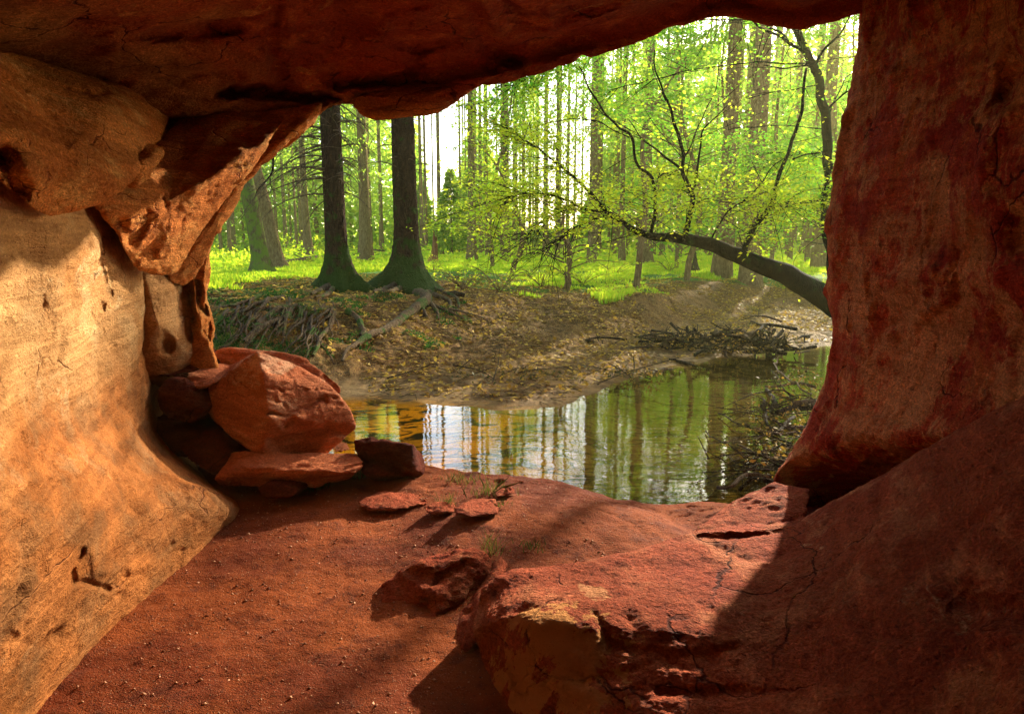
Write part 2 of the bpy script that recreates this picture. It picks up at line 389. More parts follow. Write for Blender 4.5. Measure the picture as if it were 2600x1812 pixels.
M['dead'] = bark_mat('dead_wood', (.09, .06, .035), (.22, .15, .085), None, sc=2)
M['wet'] = bark_mat('wet_dark_wood', (.025, .018, .01), (.09, .065, .035), None, sc=2)
M['stump'] = bark_mat('broken_red_wood', (.22, .07, .03), (.42, .18, .08), None, sc=2)
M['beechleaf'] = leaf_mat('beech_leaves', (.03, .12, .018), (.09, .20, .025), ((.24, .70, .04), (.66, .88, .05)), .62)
M['sunleaf'] = leaf_mat('glow_tinted_beech_leaves', (.08, .16, .012), (.20, .28, .02), ((.60, .85, .03), (.98, .95, .05)), .66)  # yellow-green beech leaves with the central sun glow put into their colour
M['needles'] = leaf_mat('spruce_needles', (.025, .075, .018), (.07, .14, .025), ((.28, .58, .04), (.66, .82, .07)), .58)
M['under'] = leaf_mat('undergrowth_leaves', (.06, .16, .02), (.16, .28, .03), ((.55, .85, .03), (.96, .96, .05)), .65, .6)
M['grass'] = leaf_mat('grass_blades', (.05, .15, .015), (.16, .28, .03), ((.55, .88, .03), (.95, .95, .05)), .6, 1.0)
M['drygrass'] = leaf_mat('dry_grass_blades', (.05, .06, .012), (.16, .12, .03), ((.12, .14, .02), (.28, .20, .05)), .25)
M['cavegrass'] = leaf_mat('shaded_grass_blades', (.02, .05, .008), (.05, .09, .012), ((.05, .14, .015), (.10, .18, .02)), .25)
M['moss'] = leaf_mat('moss', (.012, .055, .010), (.045, .12, .015), ((.03, .16, .02), (.10, .30, .03)), .3, 2.0)
M['litter'] = leaf_mat('fallen_leaf', (.20, .10, .018), (.58, .36, .04), ((.45, .25, .03), (.75, .5, .08)), .25)
M['pebble'] = leaf_mat('gravel_stones', (.18, .06, .03), (.55, .28, .15), ((.2, .1, .05), (.3, .1, .05)), 0.0)
# ---------------------------------------------------------------- terrain
edge = np.array([atz(px, py, 0.0) for px, py in [(300, 1040), (700, 1020), (860, 1012), (1000, 1012), (1130, 1030), (1250, 1040), (1420, 1036), (1490, 1005), (1560, 975), (1640, 945), (1720, 928), (1800, 915), (1870, 905), (2000, 890), (2100, 880), (2400, 872)]])
toe = np.array([atz(px, py, .14) for px, py in [(300, 1010), (700, 985), (880, 965), (1000, 945), (1130, 930), (1300, 925), (1450, 900), (1560, 868), (1700, 835), (1850, 800), (2000, 790), (2120, 785), (2400, 780)]])
EX = lambda T, x: np.interp(x, T[:, 0], T[:, 1])
topx = np.array([-12, -8, -5.5, -3.5, -2, 0, 2, 4, 6, 9, 14]); topy = np.array([13.5, 13.2, 13.6, 14.8, 16.2, 17.6, 18.2, 19.5, 23.0, 26.0, 27.0]); topz = np.array([1.35, 1.32, 1.28, 1.2, 1.12, .92, .84, .84, .90, .95, 1.0])
def G(x, y, detail=True):
    x = np.asarray(x, float); y = np.asarray(y, float)
    ye = EX(edge, x); yt = np.maximum(EX(toe, x), ye + .3); yp = np.maximum(np.interp(x, topx, topy), yt + 1.2); zp = np.interp(x, topx, topz)
    z = np.where(y < ye, -np.clip((ye - y) * .16, 0, .30), 0)
    t = np.clip((y - ye) / (yt - ye), 0, 1); z = z + .14 * t
    t = np.clip((y - yt) / (yp - yt), 0, 1)
    steep = np.clip((-x - 1.0) / 3, 0, 1)
    prof = (1 - steep) * (t * t * (3 - 2 * t) * .25 + t * .75) + steep * (1 - (1 - t) ** 2.2)
    z = z + (zp - .14) * prof
    z = z + np.where(y > yp, -(zp - 1.05) * np.clip((y - yp) / 14, 0, 1), 0)
    if detail:
        P = np.stack([x, y, 0 * x], -1).reshape(-1, 3)
        land = np.clip((y - ye) / 1.2, 0, 1).reshape(-1)
        amp = land * (.05 + .05 * np.clip(t, 0, 1).reshape(-1))
        n = fbm(P, .7, 4) * amp * 1.3 + land * .025 * fbm(P, 4.5, 3, ridge=True) * np.clip(1 - (P[:, 1] - 18) / 14, .1, 1)
        # far forest floor undulates a little
        n += np.clip((P[:, 1] - 24) / 30, 0, 1) * .16 * noise(P * .11)
        # rough overhang lumps in the left bank
        n += steep.reshape(-1) * np.clip(np.sin(np.clip(t.reshape(-1), 0, 1) * math.pi), 0, 1) * .16 * fbm(P, 1.7, 3)
        n += (1 - land) * .018 * noise(P * 2.5)
        z = z + n.reshape(z.shape)
    return z
def g1(x, y): return float(G(np.array([x]), np.array([y]))[0])
def hit(px, py, y0=7.0, y1=140):
    """where the sight line of a photo pixel meets the ground"""
    d = ray(px, py); Y = np.concatenate([np.arange(y0, 40, .04), np.arange(40, y1, .3)]); P = EYE + d[None] * (Y / d[1])[:, None]
    h = G(P[:, 0], P[:, 1]); k = np.argmax(P[:, 2] < h)
    if P[k, 2] >= h[k]: k = len(Y) - 1
    q = P[k]; return np.array([q[0], q[1], h[k]])
def build_ground():
    xs = np.concatenate([-np.geomspace(160, 9, 60), np.linspace(-9, 10, 520)[1:-1], np.geomspace(10, 160, 60)])
    ys = np.concatenate([np.linspace(-40, 3, 12)[:-1], np.linspace(3, 9, 80), np.linspace(9, 24, 420)[1:], np.geomspace(24, 240, 160)[1:]])
    X, Y = np.meshgrid(xs, ys, indexing='xy')
    Z = G(X, Y)
    V = np.stack([X, Y, Z], -1).reshape(-1, 3)
    me = npmesh('ground', V, grid_faces(len(ys), len(xs))[:, ::1])
    return tag(obj('ground', me, M['ground']), 'brown leaf strewn forest floor and sandy stream bank', None, kind='structure')
build_ground()
me = npmesh('water', [(-30, 2.0, 0), (40, 2.0, 0), (40, 30, 0), (-30, 30, 0)], [[0, 1, 2, 3]])
tag(obj('water', me, M['water'], smooth=False), 'shallow amber stream mirroring the trees', None, kind='structure')
# ---------------------------------------------------------------- cave
def S(name, VF, m, label, cat=None, kind=None, loc=None, group=None):
    me = npmesh(name, *VF); V = VF[0]
    o = obj(name, me, M[m], loc=loc); tag(o, label, cat, group, kind); return o
def ceiling():
    rim = [(-900, 500, 4.6), (-300, 560, 4.8), (150, 560, 5.2), (420, 470, 5.4), (600, 400, 5.5), (700, 350, 5.5), (752, 316, 5.5), (800, 300, 5.5), (850, 262, 5.5), (895, 255, 5.5), (1000, 268, 5.5), (1110, 245, 5.5), (1200, 223, 5.4), (1310, 200, 5.4), (1450, 155, 5.3), (1600, 107, 5.2), (1700, 72, 5.1), (1775, 42, 5.1), (1850, 30, 5.1), (1920, 46, 5.1), (2025, 70, 5.0), (2100, 54, 5.0), (2185, 25, 4.9), (2350, -60, 4.8), (2700, -200, 4.6), (3400, -300, 4.4)]
    R0, R1, Rr, R2, R3, R4, R5, R6, R7, R8 = ([] for _ in range(10))
    for px, py, Y in rim:
        p = at(px, py, Y)
        R0.append(p + np.array([0, 2.5, 3.2])); R1.append(p + np.array([0, .75, .75])); 
        R1b = None
        Rr.append(p)
        R2.append(at(px, py - 55 - .03 * py, Y - .25)); 
        R3.append(at(px, py * .72 - 60, Y - .75))
        R4.append(at(px, py * .45 - 100, Y - 1.5))
        R5.append(at(px * .9 + 130, -140 + py * .15, Y - 2.3))
        R6.append(np.array([p[0] * 1.1, 1.4, 3.35]))
        R7.append(np.array([p[0] * 1.25, -1.2, 3.1]))
        R8.append(np.array([p[0] * 1.3, -3.6, .2]))
    strokes = [([(560, 236), (640, 232), (700, 240), (800, 246), (900, 256)], 12, .30), ([(180, 300), (330, 296), (460, 302), (580, 300)], 11, .16), ([(600, 262), (520, 275), (400, 270), (260, 262)], 16, -.07),
               ([(860, 218), (950, 205), (1040, 190), (1075, 130)], 17, .16), ([(1000, 95), (1070, 130), (1120, 110)], 15, .12), ([(1290, 20), (1330, 60), (1380, 60)], 14, .10),
               ([(700, 10), (690, 120), (720, 225)], 13, .10), ([(730, 10), (735, 120), (745, 200)], 15, -.05), ([(1200, 30), (1230, 110), (1300, 150), (1330, 175)], 20, .12), ([(1230, 20), (1270, 90), (1350, 130)], 16, -.07),
               ([(0, 395), (60, 470)], 40, .25), ([(760, 318), (800, 300)], 16, -.05), ([(80, 290), (140, 380)], 22, .12), ([(150, 250), (200, 330)], 24, -.08),
               ([(900, 232), (1100, 225), (1300, 182), (1500, 125)], 13, -.07), ([(900, 245), (1050, 245), (1200, 214)], 8, .08), ([(930, 120), (1000, 60), (1100, 40)], 30, -.14), ([(860, 150), (800, 190), (760, 215)], 26, -.10),
               ([(620, 130), (450, 150), (300, 130)], 50, -.12), ([(600, 60), (420, 80), (200, 60)], 26, .10), ([(330, 190), (460, 200), (600, 190)], 18, .08), ([(0, 150), (160, 190), (300, 220)], 24, .10), ([(0, 230), (120, 260), (250, 250)], 26, -.08),
               ([(1500, 60), (1700, 20)], 30, -.08), ([(1420, 40), (1560, 10)], 16, .10), ([(1700, 40), (1850, 0), (2000, 20)], 18, .06)]
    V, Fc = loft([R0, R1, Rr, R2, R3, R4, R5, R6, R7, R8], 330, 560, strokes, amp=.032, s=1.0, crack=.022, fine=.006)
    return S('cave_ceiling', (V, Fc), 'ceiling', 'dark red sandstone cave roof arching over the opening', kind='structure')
ceiling()
# hanging bulge of the roof at the top of the opening
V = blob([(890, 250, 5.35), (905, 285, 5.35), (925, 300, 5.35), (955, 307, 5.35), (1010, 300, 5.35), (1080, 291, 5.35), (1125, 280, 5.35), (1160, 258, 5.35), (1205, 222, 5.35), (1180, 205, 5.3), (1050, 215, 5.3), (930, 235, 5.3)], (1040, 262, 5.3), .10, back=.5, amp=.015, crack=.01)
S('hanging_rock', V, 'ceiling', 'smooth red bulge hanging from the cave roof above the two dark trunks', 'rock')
def left_wall():
    # columns: near-left ... right edge, then round the back
    rs = rows(
        [(-900, 100, 1.6), (-500, 150, 1.9), (-150, 250, 2.3), (0, 330, 2.7), (100, 380, 3.1), (190, 420, 3.6), (270, 450, 4.1), (380, 450, 4.9), (420, 430, 6.0)],
        [(-900, 420, 1.5), (-500, 430, 1.8), (-150, 450, 2.1), (0, 480, 2.45), (90, 510, 2.8), (180, 530, 3.25), (262, 545, 3.7), (315, 560, 4.3), (400, 540, 6.0)],
        [(-900, 600, 1.4), (-500, 600, 1.75), (-150, 600, 2.05), (0, 610, 2.4), (100, 620, 2.8), (200, 630, 3.3), (290, 640, 3.8), (342, 655, 4.3), (430, 640, 6.0)],
        [(-900, 760, 1.35), (-500, 760, 1.7), (-150, 760, 2.0), (0, 760, 2.4), (100, 760, 2.8), (200, 760, 3.3), (300, 765, 3.85), (358, 770, 4.35), (440, 750, 6.0)],
        [(-900, 900, 1.3), (-500, 900, 1.65), (-150, 900, 2.0), (0, 900, 2.4), (100, 900, 2.8), (200, 900, 3.3), (300, 900, 3.9), (355, 890, 4.4), (440, 870, 6.0)],
        [(-900, 1050, 1.25), (-500, 1050, 1.6), (-150, 1050, 1.95), (0, 1040, 2.35), (100, 1030, 2.75), (200, 1020, 3.3), (300, 1010, 3.95), (370, 990, 4.5), (450, 960, 6.0)],
        [(-900, 1170, 1.15), (-500, 1160, 1.5), (-150, 1150, 1.85), (0, 1130, 2.25), (100, 1110, 2.65), (200, 1100, 3.2), (310, 1100, 3.85), (400, 1110, 4.5), (500, 1100, 6.0)],
        [(-900, 1290, 1.05), (-500, 1270, 1.35), (-150, 1240, 1.7), (0, 1210, 2.1), (130, 1180, 2.55), (260, 1170, 3.1), (400, 1188, 3.7), (500, 1215, 4.25), (600, 1230, 6.0)],
        [(-900, 1400, .95), (-500, 1380, 1.25), (-150, 1340, 1.6), (0, 1310, 1.95), (150, 1270, 2.4), (310, 1230, 3.0), (440, 1222, 3.5), (548, 1256, 4.0), (700, 1300, 6.0)],
        [(-900, 1560, .9), (-500, 1520, 1.2), (-150, 1480, 1.55), (0, 1440, 1.9), (150, 1390, 2.3), (310, 1330, 2.85), (450, 1290, 3.4), (588, 1300, 3.95), (760, 1350, 6.0)],
        [(-900, 1750, .88), (-500, 1700, 1.2), (-150, 1640, 1.55), (0, 1590, 1.9), (140, 1520, 2.28), (300, 1450, 2.8), (440, 1390, 3.3), (556, 1366, 3.8), (760, 1400, 6.0)],
        [(-900, 2000, .88), (-500, 1930, 1.22), (-150, 1830, 1.62), (0, 1781, 1.98), (140, 1685, 2.38), (300, 1580, 2.82), (440, 1495, 3.2), (525, 1440, 3.65), (760, 1440, 6.0)],
        [(-900, 2400, .9), (-500, 2250, 1.22), (-150, 2080, 1.66), (0, 1980, 2.02), (140, 1840, 2.42), (300, 1690, 2.9), (440, 1590, 3.3), (530, 1520, 3.75), (760, 1500, 6.0)])
    rs = [[np.array([r[0][0] * 1.1 - .5, -4.0, r[0][2]])] + r for r in rs]
    st = [([(205, 1395), (190, 1440), (195, 1475), (240, 1485), (272, 1492)], 8, .035), ([(230, 1400), (245, 1450), (330, 1440), (370, 1420)], 16, -.03), ([(310, 1465), (360, 1455)], 7, .012), ([(380, 1250), (430, 1240), (445, 1275)], 14, -.04), ([(380, 1258), (400, 1240)], 7, .03),
          ([(245, 735), (270, 780)], 5, .015), ([(125, 640), (130, 620)], 5, .015), ([(150, 610), (165, 700), (160, 760)], 9, .03), ([(235, 790), (290, 880), (250, 960)], 6, .02), ([(290, 500), (275, 600)], 12, .03), ([(0, 1230), (150, 1210), (300, 1180)], 20, -.03),
          ([(60, 620), (50, 850), (90, 1030)], 55, .05), ([(150, 640), (170, 860), (240, 1040)], 45, -.04), ([(240, 680), (250, 880), (300, 1020)], 30, .03), ([(330, 720), (340, 900)], 22, -.03),
          ([(130, 560), (115, 700), (150, 820)], 26, -.03), ([(220, 560), (235, 650)], 22, -.03), ([(300, 640), (310, 720), (290, 800)], 22, -.04), ([(268, 560), (262, 640), (280, 740)], 9, .03), ([(150, 1180), (300, 1230), (420, 1250)], 20, .02),
          ([(40, 1620), (80, 1640)], 14, .02)]
    A = np.array(rs)
    for _ in range(3): A[1:-1, 1:-2] = A[1:-1, 1:-2] * .5 + (A[:-2, 1:-2] + A[2:, 1:-2]) * .15 + (A[1:-1, :-3] + A[1:-1, 2:-1]) * .10
    rs = A
    V, Fc = loft(rs, 420, 420, st, flip=True, amp=.020, s=.9, crack=.014, fine=.005)
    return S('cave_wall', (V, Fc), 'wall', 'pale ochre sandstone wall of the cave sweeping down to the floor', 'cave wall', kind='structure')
left_wall()
S('overhanging_rock', blob([(-160, 220, 2.1), (-120, 380, 2.0), (-20, 440, 2.15), (34, 487, 2.35), (125, 552, 2.75), (243, 521, 3.05), (317, 476, 3.3), (350, 430, 3.6), (400, 360, 4.3), (430, 280, 4.9), (350, 200, 4.7), (200, 160, 4.2), (40, 130, 3.6)], (170, 390, 2.95), .14, back=1.3,
    strokes=[([(0, 395), (40, 480)], 30, .25), ([(100, 300), (160, 300), (230, 330)], 12, .05), ([(140, 440), (220, 440)], 40, -.06)], amp=.018, crack=.012), 'over', 'rounded orange overhang bulging low over the pale wall', 'rock')
S('rock_lobe', blob([(300, 400, 3.7), (330, 472, 3.6), (370, 448, 3.7), (405, 405, 3.9), (416, 380, 4.0), (380, 368, 4.0), (330, 372, 3.9)], (360, 412, 3.7), .10, back=.7, n=120, rings=60, amp=.012, crack=.01), 'over', 'small smooth orange knob tucked beside the big overhang', 'rock')
S('slanting_rock_slab', blob([(230, 500, 3.5), (262, 545, 3.55), (300, 590, 3.65), (318, 640, 3.8), (362, 691, 4.05), (436, 692, 4.35), (462, 665, 4.45), (520, 580, 4.6), (580, 500, 4.7), (645, 420, 4.8), (690, 350, 4.95), (720, 280, 5.4), (600, 250, 5.3), (480, 290, 5.0), (400, 360, 4.5), (320, 460, 3.9)], (430, 510, 4.15), .13, back=.8,
    strokes=[([(300, 570), (330, 600), (370, 560)], 24, .10), ([(345, 660), (380, 640)], 16, .06), ([(412, 505), (420, 512)], 7, .04), ([(370, 530), (378, 532)], 6, .04), ([(480, 400), (560, 380), (620, 340)], 22, .05), ([(430, 600), (520, 470), (610, 370)], 24, -.04)], amp=.014, crack=.012), 'over', 'broad slanting orange slab with small pits above the lit wall', 'rock')
S('rock_buttress', blob([(430, 712, 4.75), (425, 668, 4.7), (465, 600, 4.8), (520, 510, 4.95), (575, 440, 5.05), (610, 360, 5.1), (670, 290, 5.2), (760, 270, 5.3), (820, 262, 5.35), (800, 312, 5.4), (778, 322, 5.4), (748, 320, 5.4), (716, 345, 5.4), (685, 382, 5.4), (645, 440, 5.35), (612, 478, 5.3), (603, 520, 5.3), (560, 582, 5.2), (532, 632, 5.1), (512, 690, 5.0), (470, 725, 4.9)], (600, 470, 5.05), .10, back=.5,
    strokes=[([(450, 670), (520, 560), (600, 440)], 14, .08), ([(680, 360), (760, 290)], 10, .04)], amp=.02, crack=.015), 'over', 'long curved orange rock arm framing the left side of the opening', 'rock')
S('wall_block', blob([(350, 700, 4.55), (380, 690, 4.6), (440, 705, 4.85), (486, 760, 5.15), (510, 850, 5.2), (520, 930, 5.2), (450, 990, 5.0), (355, 960, 4.7), (335, 870, 4.6), (335, 800, 4.55)], (400, 820, 4.65), .14, back=.8, n=160, rings=70,
    strokes=[([(424, 860), (430, 880)], 12, .10), ([(340, 780), (345, 860)], 10, .06)], amp=.02, crack=.01), 'wall', 'pale weathered block of rock standing right of the lit wall', 'rock')
S('hollowed_rock_column', blob([(452, 700, 5.0), (500, 660, 5.1), (531, 632, 5.15), (536, 690, 5.2), (526, 742, 5.2), (534, 790, 5.2), (543, 830, 5.2), (538, 885, 5.2), (560, 960, 5.1), (480, 960, 5.0), (485, 850, 5.0), (468, 760, 5.0)], (505, 800, 5.05), .10, back=.5, n=200, rings=90,
    strokes=[([(472, 725), (478, 770), (486, 800)], 12, .20), ([(503, 722), (508, 770), (520, 800)], 7, .16), ([(492, 720), (497, 780)], 5, -.04), ([(507, 800), (512, 845)], 14, -.06), ([(528, 860), (530, 820)], 5, .08)], amp=.012, crack=.01), 'over', 'slender orange rock column with dark eroded hollows at the opening edge', 'rock')
def pillar():
    prof = [(-260, 2200), (-60, 2188), (60, 2186), (130, 2184), (200, 2170), (300, 2150), (400, 2130), (500, 2115), (580, 2108), (660, 2106), (710, 2098), (760, 2108), (830, 2115), (900, 2105), (980, 2085), (1050, 2058), (1110, 2022), (1160, 1988), (1200, 1966), (1235, 1966), (1275, 1985), (1320, 2020), (1400, 2100)]
    rs = []
    for py, xs in prof:
        u = np.clip((py - 1100) / 300, 0, 1); w_ = np.clip((py - 1120) / 120, 0, 1) ** 1.5 * .9
        rs.append([at(xs + 260, py, 6.2), at(xs + 60, py, 5.3), at(xs, py, 4.75), at(xs + 60, py, 4.35 + .2 * u + w_ * .5), at(xs + 150, py, 4.0 + .3 * u + w_ * .9), at(xs + 270 + 100 * u, py, 3.6 + .5 * u + w_ * 1.1), at(xs + 430 + 120 * u, py, 3.15 + .6 * u + w_ * 1.2), at(xs + 700, py, 2.5 + .6 * u + w_ * 1.2), at(xs + 1100, py, 1.8 + .5 * u), np.array([3.0, -1.0, at(xs, py, 3)[2]]), np.array([2.5, -4.0, at(xs, py, 3)[2]])])
    st = [([(2600, 170), (2560, 230)], 40, .12), ([(2590, 560), (2600, 620)], 40, .12), ([(2200, 1150), (2100, 1200)], 50, .10), ([(2230, 10), (2215, 110)], 8, .05), ([(2440, 640), (2430, 750)], 20, .04), ([(2120, 800), (2250, 900)], 60, -.05), ([(2250, 600), (2350, 700)], 60, -.05)]
    V, Fc = loft(rs, 420, 420, st, flip=False, amp=.05, s=1.1, crack=.03, fine=.007, stretch=(1.2, 1.2, .8))
    return S('rock_pillar', (V, Fc), 'pillar', 'massive dark red rock pillar closing the right side of the opening', 'rock')
pillar()
# cave floor: a height field with a rounded lip towards the stream
lipP = [(700, 1165, .72), (900, 1178, .73), (1058, 1185, .74), (1106, 1192, .745), (1180, 1207, .74), (1281, 1210, .745), (1390, 1223, .72), (1500, 1250, .66), (1566, 1273, .61), (1675, 1282, .56), (1841, 1284, .52), (2100, 1290, .5)]
lip = np.array([atz(a, b, c) for a, b, c in lipP]); lipz = np.array([c for _, _, c in lipP])
def build_floor():
    xs = np.linspace(-4.5, 4.5, 620); ys = np.concatenate([np.linspace(-4, 1.5, 60)[:-1], np.linspace(1.5, 7.5, 520)])
    X, Y = np.meshgrid(xs, ys, indexing='xy')
    ly = np.interp(X, lip[:, 0], lip[:, 1]); lz = np.interp(X, lip[:, 0], lipz)
    base = .70 + (lz - .70) * np.clip((Y - ly + 1.6) / 1.6, 0, 1) ** 2
    Z = base + .035 * np.exp(-((Y - ly + .5) / .6) ** 2)
    over = np.clip(Y - ly, 0, None)
    Z = Z - .55 * over ** 1.5 - .35 * over
    # low mound in the middle of the lip and the dip on its right
    mx, my = atz(1350, 1320, .8)[:2]
    Z += .10 * np.exp(-(((X - mx) / .9) ** 2 + ((Y - my) / .55) ** 2))
    dx, dy = atz(1760, 1340, .6)[:2]
    Z -= .10 * np.exp(-(((X - dx) / .22) ** 2 + ((Y - dy) / .4) ** 2))
    P = np.stack([X.ravel(), Y.ravel(), Z.ravel()], 1)
    n = .030 * fbm(P, 1.1, 3) + .007 * fbm(P, 7, 4, gain=.6) + .003 * fbm(P, 35, 2)
    # layered ledges on the lip
    led = np.clip(P[:, 1] - (ly.ravel() - 1.0), 0, 1) * np.clip(1.3 - over.ravel(), 0, 1)
    s = P[:, 1] * 5 + P[:, 0] * 1.3 + 1.5 * fbm(P, 1.3, 3); fr = s - np.floor(s)
    n += led * .016 * (fr ** 3 - .5) - led * .02 * np.clip(fbm(P * np.array([1, 2.5, 1]), 2.2, 3, ridge=True) - .9, 0, 1)
    P[:, 2] += n
    o = S('cave_floor', (P, grid_faces(len(ys), len(xs))), 'floor', 'red gravelly cave floor ending in a rounded lip above the stream', kind='structure')
build_floor()
def floorz(x, y):
    ly = np.interp(x, lip[:, 0], lip[:, 1]); return .72
def fore():
    rs = rows(
        [(1290, 1700, 2.95), (1330, 1560, 3.2), (1450, 1520, 3.4), (1600, 1480, 3.6), (1745, 1430, 3.8), (1900, 1400, 4.0), (2010, 1400, 4.1), (2150, 1330, 4.0), (2270, 1290, 3.9), (2430, 1220, 3.8), (2600, 1120, 3.6), (2900, 1000, 3.4), (3500, 800, 3.0)],
        [(1235, 1500, 2.80), (1300, 1455, 2.88), (1450, 1438, 3.0), (1600, 1405, 3.15), (1745, 1352, 3.35), (1880, 1328, 3.5), (2010, 1322, 3.55), (2150, 1250, 3.45), (2270, 1182, 3.3), (2430, 1087, 3.1), (2600, 1000, 2.9), (2900, 880, 2.6), (3500, 650, 2.2)],
        [(1210, 1545, 2.65), (1300, 1490, 2.62), (1450, 1478, 2.72), (1600, 1460, 2.8), (1750, 1440, 2.88), (1890, 1435, 2.92), (2010, 1420, 2.9), (2150, 1370, 2.8), (2300, 1310, 2.65), (2450, 1230, 2.5), (2600, 1160, 2.35), (2900, 1050, 2.1), (3500, 900, 1.8)],
        [(1194, 1590, 2.56), (1290, 1535, 2.42), (1440, 1525, 2.42), (1610, 1535, 2.45), (1750, 1550, 2.42), (1880, 1580, 2.38), (2010, 1580, 2.36), (2150, 1520, 2.3), (2300, 1460, 2.2), (2450, 1400, 2.08), (2600, 1340, 1.95), (2900, 1250, 1.75), (3500, 1150, 1.4)],
        [(1205, 1640, 2.50), (1300, 1600, 2.32), (1440, 1590, 2.30), (1610, 1605, 2.30), (1750, 1620, 2.28), (1880, 1650, 2.22), (2010, 1660, 2.18), (2150, 1620, 2.1), (2300, 1570, 2.0), (2450, 1520, 1.9), (2600, 1470, 1.78), (2900, 1400, 1.6), (3500, 1300, 1.2)],
        [(1245, 1730, 2.36), (1340, 1710, 2.22), (1460, 1700, 2.20), (1610, 1710, 2.2), (1750, 1720, 2.16), (1880, 1740, 2.08), (2010, 1750, 2.0), (2150, 1730, 1.9), (2300, 1700, 1.8), (2450, 1660, 1.7), (2600, 1620, 1.6), (2900, 1560, 1.4), (3500, 1480, 1.0)],
        [(1310, 1840, 2.16), (1390, 1840, 2.1), (1480, 1840, 2.05), (1620, 1840, 2.0), (1750, 1850, 1.95), (1880, 1860, 1.88), (2010, 1870, 1.78), (2150, 1870, 1.68), (2300, 1860, 1.6), (2450, 1850, 1.5), (2600, 1830, 1.4), (2900, 1780, 1.2), (3500, 1700, .8)],
        [(1420, 2150, 1.75), (1480, 2150, 1.72), (1560, 2150, 1.7), (1680, 2150, 1.65), (1780, 2150, 1.6), (1900, 2150, 1.5), (2030, 2150, 1.4), (2180, 2150, 1.3), (2330, 2150, 1.2), (2480, 2150, 1.1), (2700, 2150, .9), (3000, 2100, .7), (3800, 2000, .5)])
    st = [([(1510, 1560), (1560, 1640), (1700, 1655), (1860, 1645)], 12, .018), ([(1560, 1640), (1520, 1590)], 12, .012), ([(1680, 1750), (1850, 1755), (2050, 1760)], 14, .022), ([(1300, 1560), (1480, 1590), (1700, 1590), (1880, 1620)], 22, -.02),
          ([(1770, 1360), (1900, 1356), (1990, 1343)], 7, .06), ([(1880, 1560), (1885, 1700)], 16, .014), ([(1780, 1545), (1790, 1560)], 14, .02), ([(2180, 1420), (2080, 1560), (2060, 1700)], 24, .025), ([(2250, 1350), (2140, 1500)], 30, -.025), ([(2420, 1300), (2300, 1450)], 34, .03), ([(1210, 1600), (1290, 1560)], 12, -.02),
          ([(1300, 1700), (1330, 1760)], 16, .04), ([(2450, 1530), (2600, 1560)], 40, .08)]
    A = np.array(rs)
    for _ in range(3): A[2:-1, 1:-1] = A[2:-1, 1:-1] * .5 + (A[1:-2, 1:-1] + A[3:, 1:-1]) * .15 + (A[2:-1, :-2] + A[2:-1, 2:]) * .10
    rs = A
    V, Fc = loft(rs, 420, 560, st, flip=True, amp=.020, s=1.2, crack=.012, fine=.005, stretch=(1, 1, 1.8))
    return S('foreground_rock', (V, Fc), 'fore', 'huge rough red rock in the right foreground, its top in sun', 'rock')
fore()
# mound beside the foreground rock
def mp(L, dz=0): return [at(*p) if len(p) == 3 else np.array(p[1:]) for p in L]
def R_(name, m, label, pts, cat='rock', group=None, back=None, drop=.02, **kw):
    if isinstance(pts[0], tuple): P = mp(pts)
    else: P = pts
    if back:  # thicken away from the eye and down
        P = P + [p + np.array([0.03, back, -drop]) for p in P]
    kw.setdefault('voxel', .014); kw.setdefault('amp', .011); kw.setdefault('s', 3); kw.setdefault('crack', .012); kw.setdefault('fine', .006)
    A = np.array(P); base = (A[:, 0].mean(), A[:, 1].mean(), A[:, 2].min())
    me = hull_rock(name, P, **kw)
    o = obj(name, me, M[m], loc=base); return tag(o, label, cat, group)
S('rock_mound', blob([(925, 1560, 3.0), (1000, 1455, 3.15), (1060, 1415, 3.2), (1135, 1395, 3.25), (1215, 1400, 3.25), (1240, 1440, 3.2), (1238, 1490, 3.1), (1235, 1560, 2.95), (1180, 1630, 2.8), (1080, 1640, 2.8), (980, 1610, 2.9)], (1100, 1520, 3.0), .10, back=.35, n=160, rings=80,
    strokes=[([(1040, 1450), (1130, 1470), (1180, 1440)], 14, .03), ([(1130, 1560), (1200, 1520), (1240, 1480)], 10, .06), ([(940, 1560), (1100, 1530)], 20, .03)], amp=.03, s=3, crack=.02, fine=.007), 'fore', 'low rough mound of red rock beside the foreground rock', 'rock')
R_('rock_chunk', 'fore', 'small craggy rock wedged between the mound and the foreground rock', [(1130, 1600, 2.8), (1190, 1560, 2.8), (1235, 1500, 2.9), (1255, 1470, 3.0), (1270, 1500, 2.9), (1240, 1570, 2.7), (1205, 1625, 2.6), (1190, 1660, 2.55), (1150, 1650, 2.6)], back=.3)
R_('rock_ledge', 'fore', 'wedge shaped red ledge at the foot of the right pillar', [(1966, 1222, 4.3), (1898, 1253, 4.2), (1841, 1286, 4.1), (1784, 1330, 3.9), (1745, 1358, 3.75), (1900, 1380, 3.6), (2040, 1360, 3.6), (2060, 1240, 4.1)], back=.35, drop=.30)
